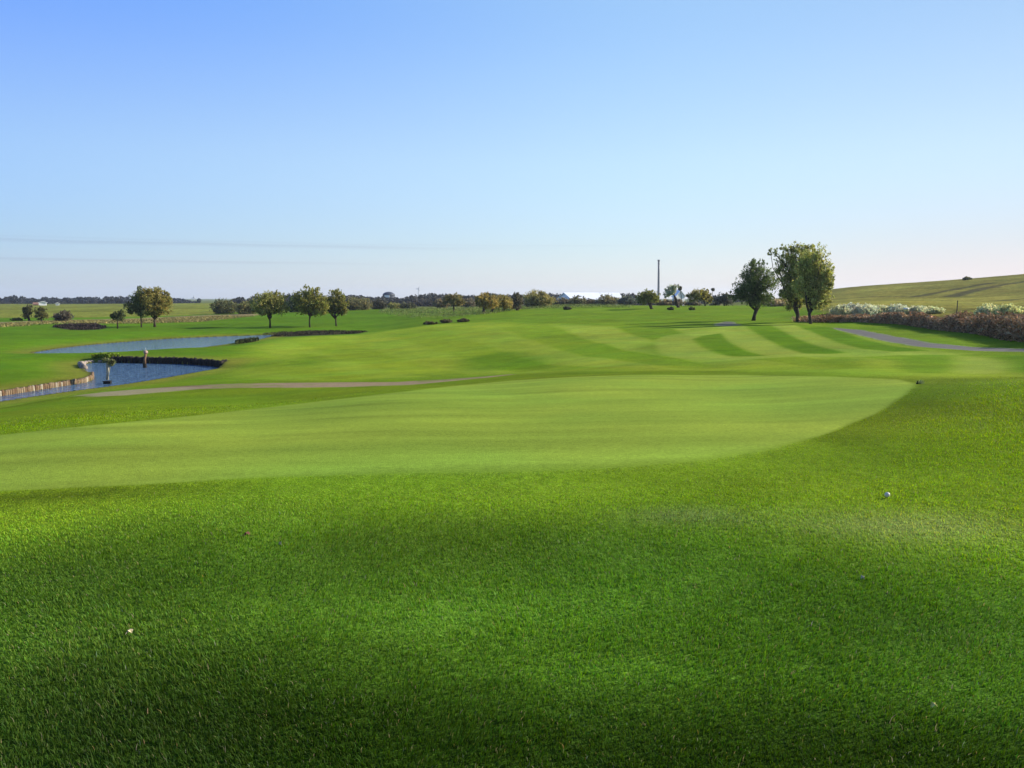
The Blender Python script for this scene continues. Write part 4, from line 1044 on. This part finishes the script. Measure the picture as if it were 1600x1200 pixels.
for q, co_ in enumerate(SKYFIT):
    tot = None
    for cf, term in zip(co_, (1.0, zq, M2('MULTIPLY', zq, zq), aq, M2('MULTIPLY', aq, zq), M2('MULTIPLY', aq, aq))):
        t_ = M2('MULTIPLY', term, float(cf)) if not isinstance(term, float) else M2('ADD', float(cf), 0.)
        tot = t_ if tot is None else M2('ADD', tot, t_)
    nt.links.new(M2('EXPONENT', tot), cb1.inputs[q])
adj2 = N(nt, 'ShaderNodeVectorMath', operation='MULTIPLY'); nt.links.new(adj.outputs[0], adj2.inputs[0]); nt.links.new(cb1.outputs[0], adj2.inputs[1])
cur = adj2.outputs[0]
for zc, wave, up, down, dark, a0, a1, seed in ((.0625, .006, .0012, .0050, .12, .10, -.25, 1.7), (.0425, .003, .0011, .0040, .11, -.05, -.35, 5.2), (.066, .014, .0009, .003, .05, .22, .05, 9.4)):
    cx = N(nt, 'ShaderNodeCombineXYZ'); nt.links.new(azm, cx.inputs[0]); cx.inputs[1].default_value = seed
    nz = N(nt, 'ShaderNodeTexNoise', i_Scale=3.2, i_Detail=2.); nt.links.new(cx.outputs[0], nz.inputs['Vector'])
    zz = M2('SUBTRACT', M2('SUBTRACT', sp.outputs[2], zc), M2('MULTIPLY', M2('SUBTRACT', nz.outputs['Fac'], .5), wave))
    m_ = M2('MULTIPLY', M2('MULTIPLY', ramp(zz, up, 0.), ramp(zz, -down, 0.)), M2('MULTIPLY', ramp(azm, a0, a1), ramp(azm, -1.5, -.9)))
    sc_ = N(nt, 'ShaderNodeVectorMath', operation='MULTIPLY'); nt.links.new(cur, sc_.inputs[0])
    cb = N(nt, 'ShaderNodeCombineXYZ')
    for q, f_ in enumerate((.75, 1.0, .85)): nt.links.new(M2('SUBTRACT', 1., M2('MULTIPLY', m_, dark * f_)), cb.inputs[q])
    nt.links.new(cb.outputs[0], sc_.inputs[1]); cur = sc_.outputs[0]
bg = nt.nodes.new('ShaderNodeBackground'); bg.inputs['Strength'].default_value = .10
out = nt.nodes.new('ShaderNodeOutputWorld')
nt.links.new(cur, bg.inputs['Color']); nt.links.new(bg.outputs[0], out.inputs['Surface'])

sun = bpy.data.lights.new('sun', 'SUN'); sun.energy = 4.4; sun.angle = R(.5); sun.color = (1, .93, .80)
so = link('sun', sun)
d = np.array([math.sin(R(SUN_AZ)) * math.cos(R(SUN_EL)), math.cos(R(SUN_AZ)) * math.cos(R(SUN_EL)), math.sin(R(SUN_EL))])
from mathutils import Vector
so.rotation_euler = Vector(d).to_track_quat('Z', 'Y').to_euler()
so.location = (30, -10, 40)

hz, hnt, ho = mat('haze_air')
pv = N(hnt, 'ShaderNodeVolumePrincipled'); pv.inputs['Color'].default_value = (.80, .88, 1, 1); pv.inputs['Density'].default_value = .00013; pv.inputs['Anisotropy'].default_value = .2
hnt.links.new(pv.outputs[0], ho.inputs['Volume'])
hb = MB(); hb.box((0, 0, 35), (14600, 14600, 90)); tag(hb.build('haze', hz), kind='stuff')

cam = bpy.data.cameras.new('camera'); cam.sensor_width = 36; cam.lens = 36 * F / 1600; cam.clip_end = 20000; cam.clip_start = .05
co = link('camera', cam, None, (0, 0, EYE)); co.rotation_euler = (math.pi / 2 - PITCH, 0, 0)
S.camera = co
S.view_settings.view_transform = 'Standard'; S.view_settings.look = 'None'; S.view_settings.exposure = EXPOSURE; S.view_settings.gamma = 1
S.cycles.use_denoising = True; S.cycles.max_bounces = 6; S.cycles.transparent_max_bounces = 8
